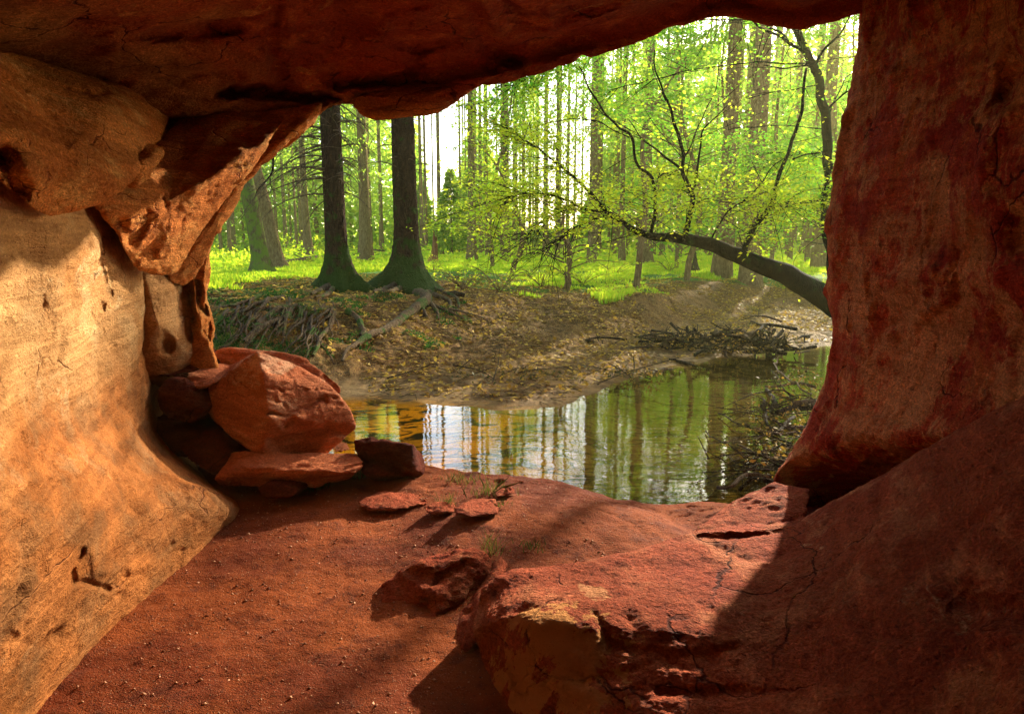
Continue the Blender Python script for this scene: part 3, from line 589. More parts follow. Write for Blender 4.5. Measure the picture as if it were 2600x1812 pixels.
# ---- boulder pile on the left
R_('boulder', 'boulder', 'largest boulder of the heap with a sunlit cut face', [(652, 893, 4.75), (600, 930, 4.8), (540, 975, 4.85), (508, 1002, 4.85), (530, 1050, 4.7), (590, 1110, 4.55), (650, 1143, 4.45), (668, 950, 4.55), (672, 1000, 4.5), (682, 1062, 4.38), (664, 1143, 4.42), (730, 915, 4.85), (769, 946, 4.85), (836, 976, 4.85), (868, 1008, 4.8), (895, 1050, 4.8), (903, 1080, 4.8), (890, 1100, 4.8), (844, 1108, 4.85), (825, 1143, 4.9), (740, 1160, 4.65), (665, 1165, 4.45), (825, 1158, 4.85), (560, 940, 5.4), (800, 950, 5.5), (860, 1040, 5.4), (780, 1140, 5.4), (560, 1090, 5.4)],
   voxel=.011, cuts=[([(686, 1058), (760, 1042), (830, 1008)], 6, .04), ([(720, 1075), (745, 1068)], 10, .05), ([(810, 1022), (825, 1025)], 7, .05), ([(760, 1090), (780, 1082)], 8, .03), ([(690, 1120), (760, 1105), (830, 1088), (880, 1100)], 14, .07), ([(720, 1135), (800, 1125)], 22, .08), ([(600, 1045), (670, 1000)], 5, .02), ([(690, 1085), (790, 1060), (850, 1040)], 12, -.02)])
R_('boulder', 'boulder', 'rounded boulder behind the largest boulder, nearest the stream', [(527, 900, 5.3), (560, 883, 5.35), (640, 886, 5.4), (720, 893, 5.4), (780, 912, 5.4), (820, 945, 5.3), (845, 970, 5.3), (868, 985, 5.25), (868, 1000, 5.2), (855, 1000, 5.2), (700, 1000, 5.2), (540, 960, 5.3), (620, 960, 5.9), (780, 980, 5.9), (700, 895, 5.9)], cuts=[([(820, 950), (850, 990)], 8, .05)])
R_('rock_slab', 'boulder', 'long flat slab with a sunlit top in front of the largest boulder', [(589, 1146, 4.45), (700, 1147, 4.5), (907, 1150, 4.55), (926, 1178, 4.35), (905, 1198, 4.25), (800, 1215, 4.2), (700, 1200, 4.2), (600, 1185, 4.2), (545, 1215, 4.15), (560, 1232, 4.2), (650, 1236, 4.25), (790, 1238, 4.3), (890, 1215, 4.4), (600, 1160, 4.9), (900, 1165, 4.9)], cuts=[([(600, 1215), (760, 1222), (880, 1208)], 10, .05), ([(870, 1185), (915, 1180)], 4, .02)])
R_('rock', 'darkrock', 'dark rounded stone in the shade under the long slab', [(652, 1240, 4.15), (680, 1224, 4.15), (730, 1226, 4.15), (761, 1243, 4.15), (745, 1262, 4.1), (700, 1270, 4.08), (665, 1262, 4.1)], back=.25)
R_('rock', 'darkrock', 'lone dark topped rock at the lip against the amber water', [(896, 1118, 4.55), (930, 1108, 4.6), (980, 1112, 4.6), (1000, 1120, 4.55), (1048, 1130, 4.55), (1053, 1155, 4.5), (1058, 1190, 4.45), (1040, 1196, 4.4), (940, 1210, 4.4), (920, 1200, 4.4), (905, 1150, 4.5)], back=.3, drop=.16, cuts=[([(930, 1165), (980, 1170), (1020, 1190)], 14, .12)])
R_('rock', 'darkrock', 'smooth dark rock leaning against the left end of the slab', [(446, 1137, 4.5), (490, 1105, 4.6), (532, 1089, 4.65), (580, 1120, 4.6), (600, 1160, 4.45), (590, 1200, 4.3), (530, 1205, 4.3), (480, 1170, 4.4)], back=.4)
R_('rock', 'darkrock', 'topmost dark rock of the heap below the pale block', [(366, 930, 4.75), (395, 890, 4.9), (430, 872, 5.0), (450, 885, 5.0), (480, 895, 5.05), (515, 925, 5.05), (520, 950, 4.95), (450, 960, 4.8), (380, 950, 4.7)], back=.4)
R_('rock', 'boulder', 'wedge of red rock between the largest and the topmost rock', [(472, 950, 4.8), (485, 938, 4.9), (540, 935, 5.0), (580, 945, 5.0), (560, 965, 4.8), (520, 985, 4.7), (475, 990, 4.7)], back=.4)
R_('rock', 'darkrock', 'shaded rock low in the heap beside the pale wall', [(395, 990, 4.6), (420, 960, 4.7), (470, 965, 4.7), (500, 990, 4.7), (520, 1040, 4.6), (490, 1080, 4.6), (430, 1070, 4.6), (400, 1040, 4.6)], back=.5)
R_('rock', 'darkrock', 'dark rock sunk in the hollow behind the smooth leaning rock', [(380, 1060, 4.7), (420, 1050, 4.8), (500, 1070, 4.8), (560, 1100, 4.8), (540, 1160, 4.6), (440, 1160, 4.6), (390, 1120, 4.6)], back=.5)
R_('stone', 'boulder', 'small ochre stone lying in the stream behind the slab', [(838, 1133, 5.6), (850, 1122, 5.7), (866, 1128, 5.7), (875, 1145, 5.6), (850, 1150, 5.5)], back=.12, voxel=.008)
# loose slabs on the lip
R_('flat_stone', 'fore', 'thin flat stone with a shadow under its right edge on the lip', [(1150, 1285, 3.75), (1195, 1262, 3.95), (1245, 1262, 3.95), (1258, 1288, 3.8), (1250, 1300, 3.72), (1190, 1308, 3.68), (1150, 1300, 3.70)], back=.05, voxel=.008, amp=.006)
R_('flat_stone', 'fore', 'paler flat stone left of the shadowed one on the lip', [(1072, 1272, 3.85), (1100, 1258, 3.95), (1140, 1262, 3.95), (1145, 1285, 3.8), (1100, 1293, 3.78), (1080, 1288, 3.8)], back=.05, voxel=.008, amp=.006)
R_('flat_stone', 'fore', 'layered stone shelf at the left end of the lip', [(900, 1255, 4.05), (960, 1228, 4.2), (1060, 1235, 4.2), (1080, 1262, 4.0), (1000, 1275, 3.95), (930, 1275, 3.95)], back=.08, voxel=.008, amp=.008)
R_('stone', 'fore', 'small crumbly stone behind the grass on the lip', [(1255, 1256, 4.05), (1275, 1246, 4.1), (1296, 1250, 4.1), (1298, 1262, 4.05), (1260, 1270, 4.0)], back=.08, voxel=.006, amp=.008)
# ---------------------------------------------------------------- trees
def hold(V):
    """true where a leaf would stand in the sun's path into the cave"""
    t = (V[:, 1] - 4.2) / SUN[1]; q = V - SUN * t[:, None]
    return (q[:, 0] > -3.2) & (q[:, 0] < 2.3) & (q[:, 2] > .3) & (q[:, 2] < 3.75) & (V[:, 1] > 4)
def thin(V, keep, rg, crown=False):
    """leaves kept: few in the way of the cave light, and clearings that let sun patches reach the ground"""
    t = (V[:, 2] - 1.1) / SUN[2]; q = V - SUN * t[:, None]; q[:, 2] = 0
    sunny = (noise(q * .33) + .4 * noise(q * 1.1) > -.2) & (q[:, 1] > 9)
    bank = (noise(q * .5 + 4) > -.22) & (q[:, 1] > 10) & (q[:, 1] < 19) & (q[:, 0] > -4) & (q[:, 0] < 6)
    k = np.where(sunny, .28 if crown else .12, 1.0); k = np.where(bank, .05, k); k = np.where(hold(V), keep, k)
    t = V[:, 2] / SUN[2]; q = V - SUN * t[:, None]; wp = (q[:, 0] > -3.6) & (q[:, 0] < .9) & (q[:, 1] > 5.8) & (q[:, 1] < 10.8); k = np.where(wp, keep, k)
    return rg.uniform(size=len(V)) < k
def tubes(L, sides=6): return join([tube(p, r, sides) for p, r in L])
def flare_trunk(base, r, h, lean=(0, 0), top=.6, roots=6, fl=2.0, sides=28, seed=0, bend=0):
    n = 60 if sides < 60 else 170; z = np.concatenate([np.linspace(-.35, 1.4, 26), np.linspace(1.4, h, n - 26)[1:]]); V = []
    rg = np.random.default_rng(seed); ph = rg.uniform(0, 6.28); ra = np.sort(rg.uniform(0, 6.28, roots))
    an = np.linspace(0, 2 * math.pi, sides, endpoint=False)
    for zz in z:
        t = max(zz, 0) / h; rr = r * (1 - (1 - top) * t)
        f = math.exp(-max(zz + .05, 0) / (r * 1.5)) * (fl - 1)
        lob = sum(np.clip(np.cos(an - a), 0, 1) ** 6 for a in ra)
        rad = rr * (1 + f * (.2 + 1.2 * lob)) * (1 + .03 * np.cos(3 * an + ph))
        cx = lean[0] * zz + bend * math.sin(min(1, max(zz, 0) / 5) * 1.6); cy = lean[1] * zz
        V.append(np.stack([base[0] + cx + rad * np.cos(an), base[1] + cy + rad * np.sin(an), np.full(sides, base[2] + zz)], 1))
    V = np.concatenate(V); Fc = grid_faces(len(z), sides, wrap=True)
    N = vnormals(V, Fc); V = V + N * (.035 * r * fbm(V * np.array([1, 1, .5]), 9, 3) + (.06 * r * fbm(V * np.array([1, 1, .3]), 20, 3, ridge=True) if sides >= 60 else 0))[:, None]
    return V, Fc
def crown_mesh(seed, h0, h1, nb=90, per=46, reach=2.6, q=.22):
    """drooping spruce boughs from h0 to h1 as many small sprays"""
    rg = np.random.default_rng(seed); P = []; D = []; T = []
    for k in range(nb):
        u = rg.uniform(); z = h0 + (h1 - h0) * u; a = rg.uniform(0, 6.28); L = reach * (1 - u * .75) * rg.uniform(.6, 1.1)
        d = np.array([math.cos(a), math.sin(a), 0]); t = rg.uniform(.12, 1, per) ** .8
        base = np.array([0, 0, z]) + d[None] * (t * L)[:, None]; base[:, 2] -= (t ** 1.6) * L * .45
        side = np.array([-d[1], d[0], 0]); base += side[None] * (rg.normal(size=per) * .16 * L * t)[:, None]; base[:, 2] -= rg.uniform(0, .35, per) * t
        P.append(base); D.append(np.tile(d * .6 + np.array([0, 0, -.6]), (per, 1)))
        T.append((np.array([[0, 0, z + .05], d * L * .5 + [0, 0, z - .12 * L], d * L + [0, 0, z - .45 * L]]), [.03, .02, .006]))
    P = np.concatenate(P); V, f = leaves(P, q, .3, .4, dirs=np.concatenate(D), aspect=.34)
    return (V, f), tubes(T, 4)
CR = [crown_mesh(100 + sd, a, b, nb, 46, rc)[0] for sd, (a, b, nb, rc) in enumerate([(5.5, 22, 130, 2.2), (3.2, 20, 130, 2.0), (8, 24, 120, 2.4)])]
def crown_at(k, p, rz, cs, root, lean=0.0):
    V, f = CR[k]; c, s_ = math.cos(rz), math.sin(rz)
    W = np.stack([V[:, 0] * c - V[:, 1] * s_, V[:, 0] * s_ + V[:, 1] * c, V[:, 2]], 1); W[:, :2] *= cs; W[:, 0] += lean * W[:, 2]; W += p
    keep = thin(W[::4], .03, np.random.default_rng(int(rz * 1000) + 1), True); W = W.reshape(-1, 4, 3)[keep].reshape(-1, 3)
    obj('crown', npmesh('crown', W, np.arange(len(W)).reshape(-1, 4)), M['needles'], root)
TR = []
for sd in range(4):
    V, f = flare_trunk((0, 0, 0), 1.0, 24, (0, 0), .55, 5, 1.6, 12, sd); TR.append((V, f))
far_trunk_cache = {}
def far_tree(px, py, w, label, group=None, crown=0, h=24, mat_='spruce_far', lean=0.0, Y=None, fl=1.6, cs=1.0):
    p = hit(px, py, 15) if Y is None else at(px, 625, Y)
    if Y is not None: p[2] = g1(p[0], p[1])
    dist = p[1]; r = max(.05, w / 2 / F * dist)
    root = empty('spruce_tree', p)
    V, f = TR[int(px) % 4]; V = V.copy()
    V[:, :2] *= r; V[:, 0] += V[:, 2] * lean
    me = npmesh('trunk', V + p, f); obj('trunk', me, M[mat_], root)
    tt = (p[1] - 4.2) / SUN[1]; xq = p[0] - SUN[0] * tt
    if crown is not None and (-4.5 < xq < 3.5 or 1040 < px < 1190 or 1205 < px < 1240): crown = None
    if crown is not None:
        crown_at(crown, p, (px * 1.37) % 6.28, cs, root)
    tag(root, label, 'tree', group); return root
# the two big dark spruces with their roots
def big_tree(px, py, w, label, lean, seed, fl, roots=7):
    p = hit(px, py, 12); r = w / 2 / F * p[1]
    root = empty('spruce_tree', p); V, f = flare_trunk(p, r, 14, lean, .72, roots, fl, 84, seed)
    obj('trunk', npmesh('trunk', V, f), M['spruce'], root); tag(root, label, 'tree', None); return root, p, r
T1, p1, r1 = big_tree(858, 728, 50, 'dark spruce with bare dead twigs, its mossy foot left of the rooted spruce', (-.004, .0), 5, 2.0)
T2, p2, r2 = big_tree(1036, 728, 58, 'thickest dark spruce with roots spilling down the stream bank', (-.006, 0), 8, 2.3)
def poly_on_ground(pts, lift):
    out = []
    for q in pts:
        h = hit(q[0], q[1], 8); out.append(h + np.array([0, 0, lift]))
    return np.array(out)
def root_part(tree, pts, r0, r1_, lift=.05, m='root', sides=9, name='root'):
    P = poly_on_ground(pts, lift); P[:, 2] += np.linspace(0, -.02, len(P))
    V, f = tube(P, np.linspace(r0, r1_, len(P)), sides, wob=.03, step=5)
    V = V + vnormals(V, f) * (.012 * fbm(V, 9, 2))[:, None]
    return obj(name, npmesh(name, V, f), M[m], tree)
for pts, a, b_ in [([(1050, 722), (1055, 745), (1085, 762), (1060, 785), (1030, 805), (985, 838), (940, 858), (905, 880)], .15, .06),
                   ([(1060, 740), (1080, 765), (1072, 790), (1085, 812)], .13, .03), ([(1075, 755), (1098, 780), (1115, 815)], .09, .02),
                   ([(1075, 745), (1110, 755), (1140, 770), (1142, 790)], .09, .025), ([(1085, 735), (1120, 742), (1160, 765), (1165, 785)], .06, .02),
                   ([(1010, 730), (980, 738), (950, 745)], .12, .03), ([(1085, 715), (1110, 728), (1120, 740)], .1, .03), ([(1100, 780), (1130, 790), (1180, 812)], .04, .012), ([(1140, 790), (1190, 800), (1240, 822)], .035, .01), ([(1020, 735), (990, 745), (960, 742)], .07, .02)]:
    root_part(T2, pts, a, b_)
for pts, a, b_ in [([(835, 735), (815, 742), (790, 752)], .12, .03), ([(870, 732), (895, 728), (912, 722)], .1, .03), ([(845, 740), (830, 752), (800, 760)], .07, .02),
                   ([(880, 795), (905, 810), (915, 835), (925, 850), (918, 858)], .07, .05), ([(745, 790), (720, 815), (660, 840), (620, 880)], .06, .04), ([(735, 790), (700, 800), (665, 825), (640, 850)], .07, .05),
                   ([(755, 785), (740, 800), (725, 830), (720, 860), (715, 880)], .06, .02), ([(780, 790), (755, 815), (735, 850)], .035, .015), ([(848, 800), (840, 830), (820, 860), (805, 890), (795, 910)], .06, .025),
                   ([(848, 800), (855, 830), (860, 860)], .02, .01), ([(830, 810), (815, 840), (805, 880)], .025, .012), ([(700, 800), (640, 790), (620, 795)], .04, .015), ([(770, 800), (810, 830), (790, 880), (760, 895)], .02, .01),
                   ([(905, 880), (880, 900), (870, 925)], .05, .02), ([(600, 860), (580, 880), (560, 890)], .035, .015), ([(660, 760), (600, 780), (560, 790)], .04, .02), ([(720, 760), (660, 775), (610, 800), (570, 830)], .05, .02), ([(640, 800), (600, 830), (560, 850)], .035, .015), ([(800, 870), (830, 900), (850, 930)], .02, .01)]:
    root_part(T1, pts, a, b_)
rr = np.random.default_rng(21)
for k in range(58):
    x0 = rr.uniform(560, 860); y0 = rr.uniform(765, 850); pts = [(x0, y0)]
    for j in range(3): pts.append((pts[-1][0] + rr.uniform(-34, 12), pts[-1][1] + rr.uniform(8, 34)))
    root_part(T1, pts, rr.uniform(.012, .035), .006, .09, sides=5, m='root' if k % 3 else 'dead')
# dead twigs on the first dark spruce
tw = []
for k in range(70):
    h = rr.uniform(2.0, 5.3); s = rr.choice([-1, 1]); a = rr.uniform(-.9, .9); L = rr.uniform(.5, 2.2) * (1.0 if s < 0 else .7)
    o = p1 + np.array([-.004 * h, 0, h]); d = np.array([s * math.cos(a), math.sin(a) - .3, rr.uniform(-.5, .25)])
    P = [o, o + d * L * .35 + [0, 0, .06], o + d * L * .7 + [0, 0, -.06 * L], o + d * L + [0, 0, -.32 * L]]
    tw.append((P, [.024, .016, .010, .004]))
    for j in range(4):
        q = o + d * L * rr.uniform(.3, .9); e = rr.normal(size=3) * .35 * L * .6; tw.append(([q, q + e * .5 + [0, 0, .02], q + e + [0, 0, -.1]], [.008, .006, .003]))
V, f = tubes(tw, 4); obj('dead_twigs', npmesh('dead_twigs', V, f), M['dead'], T1)
tw = []
for k in range(22):
    h = rr.uniform(2.4, 5.2); s = rr.choice([-1, 1]); a = rr.uniform(-.9, .9); L = rr.uniform(.3, 1.1)
    o = p2 + np.array([0, -.1, h]); d = np.array([s * math.cos(a), math.sin(a) - .4, rr.uniform(-.4, .3)])
    tw.append(([o, o + d * L * .5 + [0, 0, .05], o + d * L + [0, 0, -.2 * L]], [.015, .010, .003]))
V, f = tubes(tw, 4); obj('dead_twigs', npmesh('dead_twigs', V, f), M['dead'], T2)
# the leaning pair
def lean_tree(px, py, w, tpx, tpy, label):
    p = hit(px, py, 12); q = at(tpx, tpy, p[1]); l = (q[0] - p[0]) / (q[2] - p[2]); r = w / 2 / F * p[1]
    root = empty('spruce_tree', p); V, f = flare_trunk(p, r, 15, (l, 0), .7, 6, 1.7, 26, int(px))
    z = V[:, 2] - p[2]; V[:, 0] += .10 * np.sin(np.clip(z / 4, 0, 1.5) * 2)
    obj('trunk', npmesh('trunk', V, f), M['spruce_far'] if w < 33 else M['mosst'], root)
    crown_at(2, p, px % 6.28, 1, root, l)
    tag(root, label, 'tree'); return root
M['mosst'] = bark_mat('moss_green_bark', (.10, .075, .03), (.18, .15, .055), (.13, .19, .02), .42)
lean_tree(664, 690, 40, 622, 480, 'mossy leaning spruce at the left, its trunk lit yellow green')
lean_tree(706, 678, 32, 650, 450, 'browner leaning spruce crossing just right of the mossy one')
lt = [o for o in bpy.data.objects if o.get('label', '').startswith('browner leaning')][0]
V, f = join([tube([at(*q) for q in L], r, 6, wob=.04) for L, r in [([(735, 310, 18), (712, 335, 18), (695, 372, 18), (692, 420, 18), (684, 450, 18), (655, 482, 18), (648, 500, 18)], [.05, .045, .04, .03, .025, .018, .008]), ([(700, 350, 18), (668, 392, 18.2), (645, 425, 18.4), (630, 462, 18.6)], [.035, .025, .018, .006]), ([(684, 450, 18), (690, 470, 18), (697, 490, 18)], [.02, .012, .005]), ([(712, 335, 18), (690, 345, 18), (650, 372, 18.2), (625, 400, 18.5)], [.03, .02, .014, .005])]])
obj('dead_branch', npmesh('dead_branch', V, f), M['beech'], lt)
# trees one can single out
far_tree(930, 662, 27, 'slender spruce with a bright green mossy foot between the two dark trunks', crown=0)
far_tree(1199, 664, 20, 'straight reddish spruce with flared foot right of the white sky gap', crown=1)
far_tree(1502, 672, 20, 'pale trunk standing in the sunburst behind the thin beech twigs', crown=2)
far_tree(1637, 668, 22, 'trunk casting the long shadow towards the stream in the glare', crown=2)
far_tree(1835, 700, 38, 'left of the two thick spruces behind the bent beech', crown=2, fl=2)
far_tree(1902, 716, 46, 'thickest spruce behind the bent beech, with a grassy foot', crown=2, fl=2)
far_tree(2080, 702, 32, 'spruce half hidden by the right rock pillar', crown=2, Y=34)
far_tree(2045, 645, 19, 'orange lit spruce just left of the upright dark beech', crown=2)
far_tree(1945, 640, 16, 'thin orange lit spruce right of the thickest background trunk', crown=0)
far_tree(780, 650, 18, 'grey striped spruce left of the twiggy dark trunk', crown=0)
far_tree(1117, 645, 11, 'thin bare spruce standing alone in the white sky gap', crown=None)
FG = 'slender spruces standing deep in the forest'; FL = 'one of many slender pale spruce trunks deep in the forest'
for px, py, w, c in [(592, 641, 9, 0), (562, 642, 7, 1), (705, 640, 8, 1), (727, 641, 9, 0), (741, 637, 6, 1), (767, 642, 9, 0), (806, 636, 12, 1), (940, 637, 8, 0), (970, 640, 10, None), (893, 634, 7, 1), (1072, 641, 10, None), (1083, 638, 8, None), (1102, 636, 5, None), (1170, 640, 7, 1), (1221, 645, 10, 0), (1232, 640, 7, 1),
                     (1283, 662, 14, 0), (1307, 640, 13, 1), (1262, 637, 6, None), (1345, 636, 8, 0), (1363, 638, 9, 2), (1384, 650, 13, 0), (1416, 640, 8, 2), (1440, 634, 6, 1), (1519, 655, 12, 2), (1545, 637, 6, 1), (1594, 640, 9, 2), (1620, 648, 13, 2), (1680, 640, 8, 1), (1700, 642, 10, 0), (1730, 640, 8, 2), (1780, 640, 9, 1), (1877, 660, 14, 2), (1990, 637, 9, 1), (2015, 640, 10, 2), (620, 636, 6, 1), (650, 634, 6, 0), (830, 634, 6, 0), (1005, 633, 6, None), (1320, 633, 5, 1), (1475, 634, 6, 0), (1570, 633, 5, 0)]:
    far_tree(px, py, w, FL, FG, crown=c)
rq = np.random.default_rng(5)
for k in range(26):
    Y = rq.uniform(38, 62); px = rq.uniform(1235, 2110); far_tree(px, 0, rq.uniform(7, 13) * 45 / Y, FL, FG, crown=2 if k % 2 or px < 1600 else None, Y=Y)
for k in range(46):
    Y = rq.uniform(62, 105); px = rq.uniform(500, 2200)
    if 1085 < px < 1165 and Y < 200: continue
    cc = int(rq.integers(0, 3)) if not (1270 < px < 1480 and rq.uniform() < .6) else None
    far_tree(px, 0, rq.uniform(5, 9) * (70 / Y), FL, FG, crown=cc, Y=Y)
# young fir in the sky gap
def fir(px, Y, h, label):
    p = at(px, 630, Y); p[2] = g1(p[0], p[1]); root = empty('fir_tree', p)
    rg = np.random.default_rng(int(px)); n = 5200; u = rg.uniform(0, 1, n) ** .75; z = .6 + (h - .6) * (1 - u); a = rg.uniform(0, 6.28, n); k = .28 * h * u * (.75 + .35 * np.abs(np.sin(z * 6)))
    P = p + np.stack([k * np.cos(a) * rg.uniform(.4, 1, n), k * np.sin(a) * rg.uniform(.4, 1, n), z], 1)
    D = np.stack([np.cos(a), np.sin(a), np.full(n, -.3)], 1); V, f = leaves(P, .42, .4, .4, dirs=D, aspect=.3)
    obj('crown', npmesh('crown', V, f), M['needles'], root)
    V, f = tube([p, p + [0, 0, h * .5], p + [0, 0, h * .97]], [.12, .07, .02], 8); obj('trunk', npmesh('trunk', V, f), M['spruce_far'], root)
    tag(root, label, 'tree')
fir(1147, 62, 7.6, 'young pointed fir against the white sky gap')
fir(1195, 75, 9.0, 'bushy fir right of the pointed one behind the reddish spruce')
fir(1075, 80, 8.0, 'low fir left of the white sky gap')
# ---- bent beech and upright beech
def px_poly(L, Y): # (px,py,width px[,Y])
    P = [at(q[0], q[1], q[3] if len(q) > 3 else Y) for q in L]; r = [q[2] / 2 / F * (q[3] if len(q) > 3 else Y) for q in L]; return np.array(P), np.array(r)
def twigs_and_leaves(polys, n_tw, per, seed, L=(.5, 1.4), spread=.5, size=.085, keep=.12, drop=-.05):
    rg = np.random.default_rng(seed); tw = []; LP = []; LD = []
    lens = np.array([np.linalg.norm(np.diff(P, axis=0), axis=1).sum() for P in polys]); pr = lens / lens.sum()
    for k in range(n_tw):
        P = polys[rg.choice(len(polys), p=pr)]; i = rg.integers(0, len(P) - 1); t = rg.uniform(); o = P[i] * (1 - t) + P[i + 1] * t
        T = P[i + 1] - P[i]; T /= np.linalg.norm(T) + 1e-9
        d = T * .5 + rg.normal(size=3) * spread * np.array([1, 1.2, .55]); d[2] += drop; d /= np.linalg.norm(d); l = rg.uniform(*L)
        pts = [o, o + d * l * .5 + rg.normal(size=3) * .05, o + d * l + rg.normal(size=3) * .10 + [0, 0, -.05 * l]]
        if rg.uniform() < (.5 if not hold(np.array(pts)).any() else .03): tw.append((pts, [.007, .005, .002]))
        Q = np.array(pts); m = per
        tt = rg.uniform(.1, 1.05, m); c = np.where(tt[:, None] < .5, Q[0] + (Q[1] - Q[0]) * (tt / .5)[:, None], Q[1] + (Q[2] - Q[1]) * ((tt - .5) / .5)[:, None])
        sd = np.cross(d, [0, 0, 1.0]); sd /= np.linalg.norm(sd) + 1e-9; s = rg.choice([-1, 1], m)
        c = c + sd * (s * rg.uniform(.0, .22, m))[:, None] * (l * .6) + rg.normal(size=(m, 3)) * .03
        LP.append(c); LD.append(d * .5 + sd * s[:, None])
    LP = np.concatenate(LP); LD = np.concatenate(LD)
    k = thin(LP, keep, rg); LP = LP[k]; LD = LD[k]
    return leaves(LP, size, .62, .35, dirs=LD, aspect=.62), tubes(tw, 4)
BY = 11.6
limb = [(2160, 810, 78, 12.6), (2112, 768, 72, 12.3), (2050, 728, 66, 12.0), (1985, 692, 58), (1920, 668, 50), (1860, 642, 44), (1800, 620, 38), (1735, 606, 32), (1690, 602, 26), (1655, 600, 22), (1610, 584, 17), (1565, 555, 13), (1530, 525, 11), (1490, 480, 8), (1455, 448, 6), (1420, 421, 5), (1375, 384, 4), (1330, 354, 3), (1292, 329, 2.5), (1259, 316, 2)]
beech = empty('beech_tree', hit(2135, 780, 9)); tag(beech, 'dark bent beech whose trunk leans left across the clearing', 'tree')
P, r = px_poly(limb, BY); r *= .86; V, f = tube(P, r, 20, wob=.015, step=8); V += vnormals(V, f) * (.008 * fbm(V, 5, 3))[:, None]
obj('trunk', npmesh('trunk', V, f), M['beech'], beech)
br = [[(1733, 606, 16), (1742, 570, 14), (1758, 500, 13), (1746, 465, 12), (1735, 430, 10), (1732, 380, 9), (1715, 320, 8), (1695, 270, 6), (1680, 230, 5), (1665, 180, 4), (1660, 130, 3)],
      [(1757, 490, 8), (1768, 450, 7), (1778, 370, 5), (1785, 330, 4), (1815, 300, 3), (1850, 270, 2)], [(1738, 435, 8), (1700, 405, 6), (1660, 375, 5), (1620, 340, 3), (1590, 300, 2)],
      [(1655, 596, 10), (1662, 530, 8), (1661, 470, 8), (1645, 444, 8), (1615, 410, 7), (1598, 342, 7), (1570, 324, 6), (1540, 290, 5), (1510, 249, 5), (1487, 207, 4), (1470, 170, 3)],
      [(1885, 650, 16), (1905, 590, 13), (1950, 535, 12), (1980, 450, 10), (2010, 360, 9), (2035, 290, 8), (2045, 225, 7), (2052, 175, 6)], [(1950, 533, 7), (1990, 518, 6), (2040, 515, 6), (2088, 508, 6)],
      [(1800, 612, 5), (1850, 540, 4), (1900, 500, 4), (1930, 470, 3), (1960, 430, 3), (1990, 400, 2)], [(1548, 542, 7), (1480, 528, 6), (1446, 511, 5), (1412, 498, 5), (1375, 492, 4), (1330, 492, 3), (1300, 500, 2), (1265, 525, 1.5)],
      [(1480, 528, 4), (1427, 537, 4), (1394, 552, 3), (1356, 579, 2.5), (1337, 609, 2)], [(1545, 547, 5), (1487, 564, 4), (1442, 586, 3), (1405, 616, 3), (1375, 642, 2)],
      [(1598, 350, 4), (1560, 330, 3), (1500, 305, 2.5), (1450, 300, 2)], [(1660, 470, 4), (1690, 440, 4), (1720, 445, 3), (1760, 420, 2)], [(1740, 400, 4), (1770, 330, 3), (1810, 240, 2.5), (1830, 160, 2)], [(2010, 405, 4), (2060, 392, 3), (2100, 385, 2)]]
polysA = [px_poly(limb[9:], BY)[0]]
rb = np.random.default_rng(11)
for L in br:
    dY = rb.uniform(-.7, .7); L2 = [(q[0], q[1], q[2], BY + dY * min(1, i / 3)) for i, q in enumerate(L)]
    P, r = px_poly(L2, BY); polysA.append(P); V, f = tube(P, r, 8, wob=.04, step=6); obj('branch', npmesh('branch', V, f), M['beech'], beech)
(Vl, fl_), (Vt, ft) = twigs_and_leaves(polysA, 1250, 28, 31, (.5, 1.6), size=.056, keep=.04)
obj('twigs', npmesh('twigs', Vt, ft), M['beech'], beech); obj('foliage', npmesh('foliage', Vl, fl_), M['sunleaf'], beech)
beech2 = empty('beech_tree', hit(2112, 742, 9)); tag(beech2, 'upright dark beech rising along the right rock pillar', 'tree')
UY = 12.4
P, r = px_poly([(2125, 742, 34), (2112, 655, 28), (2108, 560, 25), (2107, 500, 24), (2102, 400, 23), (2095, 300, 22), (2075, 200, 20), (2050, 140, 18), (2022, 75, 16), (1990, 0, 14), (1960, -80, 12), (1900, -200, 8)], UY)
V, f = tube(P, r, 18, wob=.04, step=8); obj('trunk', npmesh('trunk', V, f), M['beech'], beech2)
br2 = [[(2042, 125, 8), (2005, 110, 7), (1975, 90, 6), (1930, 70, 5), (1900, 50, 4), (1840, 52, 3), (1745, 50, 2)], [(2070, 165, 7), (2090, 130, 6), (2120, 105, 5), (2145, 65, 4), (2165, 35, 3)], [(2102, 277, 5), (2130, 250, 4), (2165, 225, 3), (2190, 200, 2)],
       [(2106, 660, 14), (2096, 590, 12), (2087, 540, 9), (2087, 500, 8), (2095, 492, 8)], [(2052, 165, 6), (2030, 168, 4), (1980, 172, 3), (1940, 165, 2)], [(2065, 190, 4), (2050, 150, 6), (2000, 100, 6), (1945, 62, 5)],
       [(2098, 300, 3), (2140, 215, 2.5), (2170, 180, 2)], [(2080, 215, 3), (1990, 230, 2), (1900, 250, 2)], [(2100, 390, 3), (2020, 385, 2), (1940, 420, 2)], [(2040, 120, 4), (1960, 20, 3), (1800, -40, 2)], [(1990, 10, 5), (1850, -20, 4), (1650, 60, 3), (1500, 120, 2)], [(1960, -60, 5), (1750, -30, 4), (1560, 60, 3), (1400, 160, 2), (1300, 220, 2)], [(2095, 330, 3), (1980, 320, 2), (1850, 330, 2)],
       [(2060, 160, 4), (1900, 160, 3), (1700, 190, 2.5), (1550, 230, 2)]]
polysB = []
for L in br2:
    dY = rb.uniform(-1.5, 2.5) if L[0][2] < 6 else 0; L2 = [(q[0], q[1], q[2], UY + dY * min(1, i / 2)) for i, q in enumerate(L)]
    P, r = px_poly(L2, UY); polysB.append(P); V, f = tube(P, r, 7, wob=.04, step=6); obj('branch', npmesh('branch', V, f), M['beech'], beech2)
